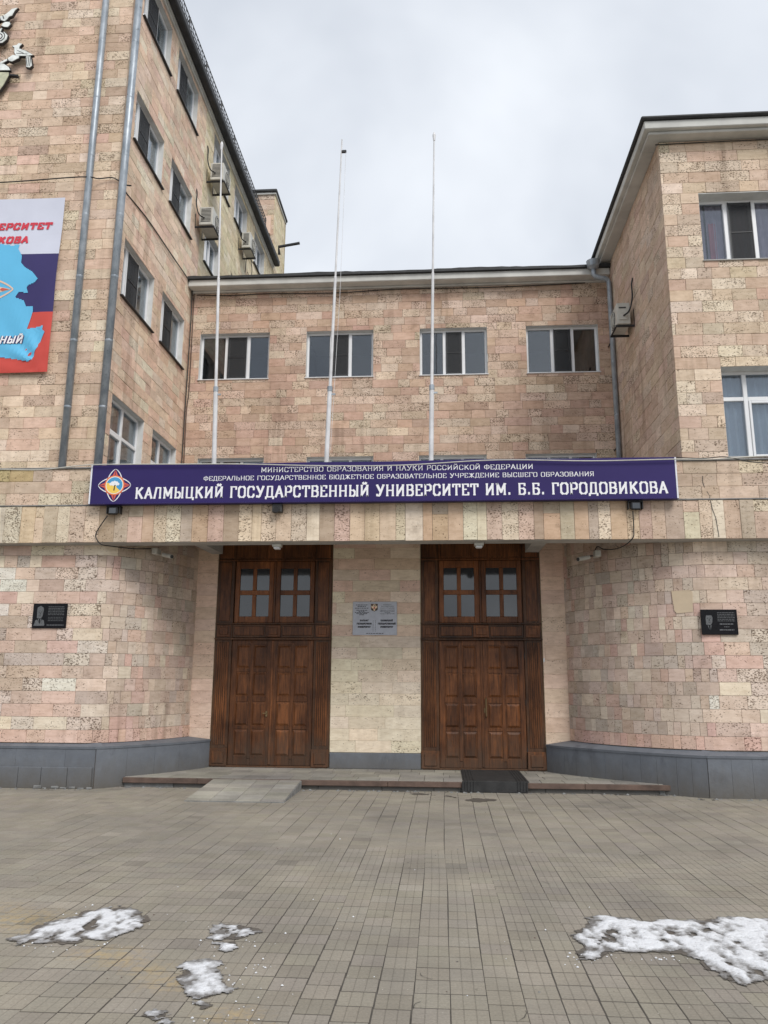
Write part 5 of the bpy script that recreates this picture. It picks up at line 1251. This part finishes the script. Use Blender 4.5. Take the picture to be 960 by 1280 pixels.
for zc, ww in ((3.01, .22), (2.982, .16), (2.952, .25), (2.915, .20), (2.895, .12), (2.874, .25), (2.853, .2), (2.832, .09)):
    x = -1.42-ww/2
    while x < -1.42+ww/2: e = min(x+r_.uniform(.02, .05), -1.42+ww/2); b.box(x, e, zc-.006, zc+.006, .018, .0186, 'black_print', FN); x = e+.008
x = -1.34
while x < -1.04: e = x+r_.uniform(.02, .05); b.box(x, e, 2.492, 2.503, .018, .0186, 'black_print', FN); x = e+.009
for x in (-1.215, -1.175):
    z = 2.53
    while z < 2.72: b.box(x, x+.006, z, z+.02, .018, .0186, 'black_print', FN); z += .03
b.build('small_print', Np)
b = MB(); b.prism([(-1.255, 3.03), (-1.13, 3.03), (-1.13, 2.93), (-1.145, 2.91), (-1.18, 2.90), (-1.1925, 2.888), (-1.205, 2.90), (-1.24, 2.91), (-1.255, 2.93)], FN, .018, .020, 'kerb_brown')
ex, ez = -1.1925, 2.962
for sg in (1, -1): b.prism([(ex+sg*.004, ez-.03), (ex+sg*.018, ez-.02), (ex+sg*.05, ez-.005), (ex+sg*.053, ez+.035), (ex+sg*.035, ez+.03), (ex+sg*.022, ez+.012), (ex+sg*.018, ez+.04), (ex+sg*.030, ez+.048), (ex+sg*.012, ez+.055), (ex+sg*.004, ez+.03)], FN, .020, .0215, 'gold')
b.prism([(ex-.02, ez-.03), (ex+.02, ez-.03), (ex+.012, ez-.052), (ex, ez-.06), (ex-.012, ez-.052)], FN, .020, .0218, 'gold'); b.box(ex-.011, ex+.011, ez-.02, ez+.012, .0218, .0226, 'em_red', FN); b.box(ex-.008, ex+.008, ez+.052, ez+.064, .020, .0215, 'gold', FN)
b.build('coat_of_arms', Np)
b = MB(); b.box(1.815, 1.84, 2.0, 2.07, .02, .04, 'white_paint', F_front(14.44), bev=.004); tag(b.build('bell_button'), 'tiny white bell button on the wall right of the right door', 'doorbell')

# ------------------------------------------------------------------ snow
def val_noise(seed):
    r_ = np.random.RandomState(seed); T_ = r_.rand(64, 64)
    def f(x, y):
        xi, yi = np.floor(x).astype(int), np.floor(y).astype(int); fx, fy = x-xi, y-yi; fx = fx*fx*(3-2*fx); fy = fy*fy*(3-2*fy)
        g_ = lambda a, b_: T_[a % 64, b_ % 64]
        return (g_(xi, yi)*(1-fx)+g_(xi+1, yi)*fx)*(1-fy)+(g_(xi, yi+1)*(1-fx)+g_(xi+1, yi+1)*fx)*fy
    return lambda x, y: f(x, y)*.5+f(x*2.1+7, y*2.1)*.27+f(x*4.3, y*4.3+3)*.15+f(x*9.1, y*9.1)*.08
def sdist(poly, X, Y):
    d = np.full(X.shape, 1e9); ins = np.zeros(X.shape, bool)
    for i in range(len(poly)):
        (ax, ay), (bx_, by_) = poly[i], poly[(i+1) % len(poly)]; ex_, ey_ = bx_-ax, by_-ay; l2 = ex_*ex_+ey_*ey_+1e-12
        t = np.clip(((X-ax)*ex_+(Y-ay)*ey_)/l2, 0, 1); d = np.minimum(d, np.hypot(X-ax-t*ex_, Y-ay-t*ey_))
        c = ((ay > Y) != (by_ > Y)) & (X < (bx_-ax)*(Y-ay)/(by_-ay+1e-12)+ax); ins ^= c
    return np.where(ins, d, -d)
def snow_patch(poly, lab, seed, step=.011, thick=.017, holes=.30):
    T = thing('snow_patch', (sum(p[0] for p in poly)/len(poly), sum(p[1] for p in poly)/len(poly), 0), lab, 'snow', 'patches of old snow on the paving')
    xs = np.arange(min(p[0] for p in poly)-.1, max(p[0] for p in poly)+.1, step); ys = np.arange(min(p[1] for p in poly)-.1, max(p[1] for p in poly)+.1, step)
    X, Y = np.meshgrid(xs, ys); n1, n2 = val_noise(seed), val_noise(seed+50)
    sd_ = sdist(poly, X, Y); e = sd_+(n1(X*9, Y*9)-.5)*.20+(n2(X*38, Y*38)-.5)*.045
    lump = n2(X*7.5, Y*4.2)*.5+n1(X*21, Y*11)*.5                     # thick crests and thawed hollows
    cover = np.clip(e/.10, 0, 1)**.7*np.clip((lump-holes)/.26, 0, 1)**.8
    h = cover*(.35+.65*n1(X*13+3, Y*13))*thick*np.clip(.5+e*2.0, .45, 1.0)+cover*.004*n2(X*30, Y*30)
    def sheet(mask, H, m, name, smooth, extra=None):
        idx = -np.ones(X.shape, int); b = MB(); use = np.zeros(X.shape, bool)
        c = mask[:-1, :-1] & mask[1:, :-1] & mask[:-1, 1:] & mask[1:, 1:]
        use[:-1, :-1] |= c; use[1:, :-1] |= c; use[:-1, 1:] |= c; use[1:, 1:] |= c
        idx[use] = np.arange(use.sum()); b.v = list(zip(X[use].tolist(), Y[use].tolist(), H[use].tolist()))
        for j, i in zip(*np.nonzero(c)): b.face((idx[j, i], idx[j, i+1], idx[j+1, i+1], idx[j+1, i]), m)
        if not b.f: return
        o = b.build(name, T, smooth=smooth)
        if extra is not None:
            a = o.data.attributes.new('depth', 'FLOAT', 'POINT'); a.data.foreach_set('value', extra[use].astype(np.float32))
    sheet((cover > .01), h+.0052, 'snow', 'snow_crust', True, np.clip(cover, 0, 1))
    sheet((sd_+(n2(X*12, Y*12)-.5)*.10+(n1(X*45, Y*45)-.5)*.03) > .004, np.full(X.shape, .0045), 'wet', 'wet_edge', False)
snow_patch([(-2.792, 5.359), (-2.815, 5.438), (-2.732, 5.445), (-2.773, 5.542), (-2.789, 5.699), (-2.689, 5.819), (-2.595, 5.963), (-2.628, 6.061), (-2.481, 6.136), (-2.389, 6.208), (-2.256, 6.178), (-2.103, 6.008), (-2.043, 5.878), (-2.056, 5.73), (-2.109, 5.518), (-2.186, 5.445), (-2.328, 5.465), (-2.298, 5.34), (-2.416, 5.314), (-2.473, 5.355), (-2.556, 5.332), (-2.638, 5.388), (-2.674, 5.306)], 'long patch of dirty snow at the left of the paving', 1, holes=.36)
snow_patch([(-1.566, 5.721), (-1.514, 5.833), (-1.398, 5.862), (-1.272, 5.8), (-1.206, 5.701), (-1.277, 5.592), (-1.365, 5.519), (-1.472, 5.525)], 'small oval snow patch right of the long one', 7, holes=.30)
snow_patch([(-1.44, 5.448), (-1.356, 5.487), (-1.284, 5.368), (-1.339, 5.303), (-1.391, 5.328)], 'tiny scrap of snow just in front of the small oval patch', 5, holes=.25, step=.008, thick=.03)
snow_patch([(-1.544, 5.03), (-1.488, 5.145), (-1.426, 5.222), (-1.337, 5.116), (-1.289, 4.96), (-1.204, 4.817), (-1.143, 4.704), (-1.18, 4.644), (-1.244, 4.594), (-1.299, 4.546), (-1.366, 4.605), (-1.424, 4.691), (-1.512, 4.876)], 'crumbled snow patch nearer the camera, below the small oval one', 9, holes=.34)
snow_patch([(-1.285, 4.525), (-1.22, 4.51), (-1.175, 4.472), (-1.225, 4.426)], 'scrap of snow at the near tip of the crumbled patch', 12, holes=.2, step=.008, thick=.03)
snow_patch([(-1.47, 4.249), (-1.509, 4.342), (-1.462, 4.386), (-1.407, 4.371), (-1.378, 4.276), (-1.396, 4.2)], 'small lump of snow at the bottom edge of the picture', 14, holes=.2, step=.008)
snow_patch([(0.8, 5.433), (0.873, 5.545), (0.887, 5.72), (0.887, 5.907), (1.012, 6.099), (1.101, 6.281), (1.217, 6.292), (1.39, 6.191), (1.628, 6.251), (1.793, 6.247), (1.992, 6.343), (2.331, 6.354), (2.603, 6.34), (2.9, 6.3), (3.1, 5.9), (2.8, 5.2), (2.392, 5.1), (2.017, 5.001), (1.829, 5.069), (1.679, 5.019), (1.601, 5.11), (1.552, 5.235), (1.527, 5.411), (1.469, 5.507), (1.324, 5.509), (1.174, 5.496), (1.055, 5.515), (0.976, 5.362), (0.878, 5.354)], 'largest patch of melting snow at the right of the paving', 22, thick=.022, holes=.31)
b = MB(); r_ = random.Random(6)
def crumb(x, y, s_):
    k = b.pts([(x+s_*math.cos(a)*r_.uniform(.7, 1.2), y+s_*math.sin(a)*r_.uniform(.7, 1.2), .003) for a in [i*math.pi/3 for i in range(6)]]+[(x, y, .003+s_*.8)])
    for i in range(6): b.face((k+i, k+(i+1) % 6, k+6), 'snow')
for cx, cy, rx_, ry_, n_ in ((-1.15, 4.85, .25, .35, 26), (-1.35, 5.5, .35, .25, 16), (-2.35, 5.35, .5, .15, 22), (.85, 5.35, .2, .2, 14), (1.3, 5.42, .5, .1, 26), (-1.1, 4.3, .4, .2, 16), (-2.3, 5.9, .6, .5, 12), (0, 6, 3.2, 2.2, 30), (-1.5, 4.1, .3, .15, 10)):
    for _ in range(n_): crumb(cx+r_.gauss(0, rx_*.5), cy+r_.gauss(0, ry_*.5), r_.choice((.003, .004, .005, .006, .009)))
cr_o = b.build('snow_crumbs'); a_ = cr_o.data.attributes.new('depth', 'FLOAT', 'POINT'); a_.data.foreach_set('value', [.8]*len(cr_o.data.vertices))
tag(cr_o, 'scattered crumbs of snow and grit round the snow patches', 'snow', kind='stuff')
b = MB(); r_ = random.Random(12)
def grit(x, y, s_, m):
    k = b.pts([(x+s_*math.cos(a)*r_.uniform(.6, 1.3), y+s_*math.sin(a)*r_.uniform(.6, 1.3), .001) for a in [i*math.pi/2.5 for i in range(5)]]+[(x, y, s_*.7)])
    for i in range(5): b.face((k+i, k+(i+1) % 5, k+5), m)
for _ in range(260): x = r_.uniform(-8, 5.8); grit(x, (12.42 if x < -5.2 or x > 3.7 else 12.77)-abs(r_.gauss(0, .05)), r_.choice((.008, .012, .02, .03)), r_.choice(('concrete', 'wet', 'concrete')))
for _ in range(150): grit(r_.uniform(-4, 4), r_.uniform(3.6, 12), r_.choice((.004, .006, .009)), r_.choice(('concrete', 'wet', 'kerb_brown')))
tag(b.build('grit'), 'loose grit and flakes along the foot of the walls and on the paving', 'grit', kind='stuff')
# wet, ragged stain in front of the mat and the step
def stain(poly, seed, lab):
    xs = np.arange(min(p[0] for p in poly)-.05, max(p[0] for p in poly)+.05, .016); ys = np.arange(min(p[1] for p in poly)-.05, max(p[1] for p in poly)+.05, .03)
    X, Y = np.meshgrid(xs, ys); n_ = val_noise(seed); m_ = (sdist(poly, X, Y)+(n_(X*10, Y*6)-.5)*.30) > 0
    b = MB(); c = m_[:-1, :-1] & m_[1:, 1:]
    for j, i in zip(*np.nonzero(c)): b.quad((xs[i], ys[j], .0042), (xs[i+1], ys[j], .0042), (xs[i+1], ys[j+1], .0042), (xs[i], ys[j+1], .0042), 'wet')
    tag(b.build('wet_stain'), lab, 'stain')
stain([(-.6, 12.5), (-.1, 12.35), (.18, 12.2), (.15, 12.32), (-.3, 12.62)], 3, 'dark wet streak on the paving left of the mat')
stain([(.28, 11.75), (.75, 11.85), (.8, 12.05), (.5, 12.1), (.3, 11.95)], 4, 'dark ragged wet mark on the paving in front of the mat')
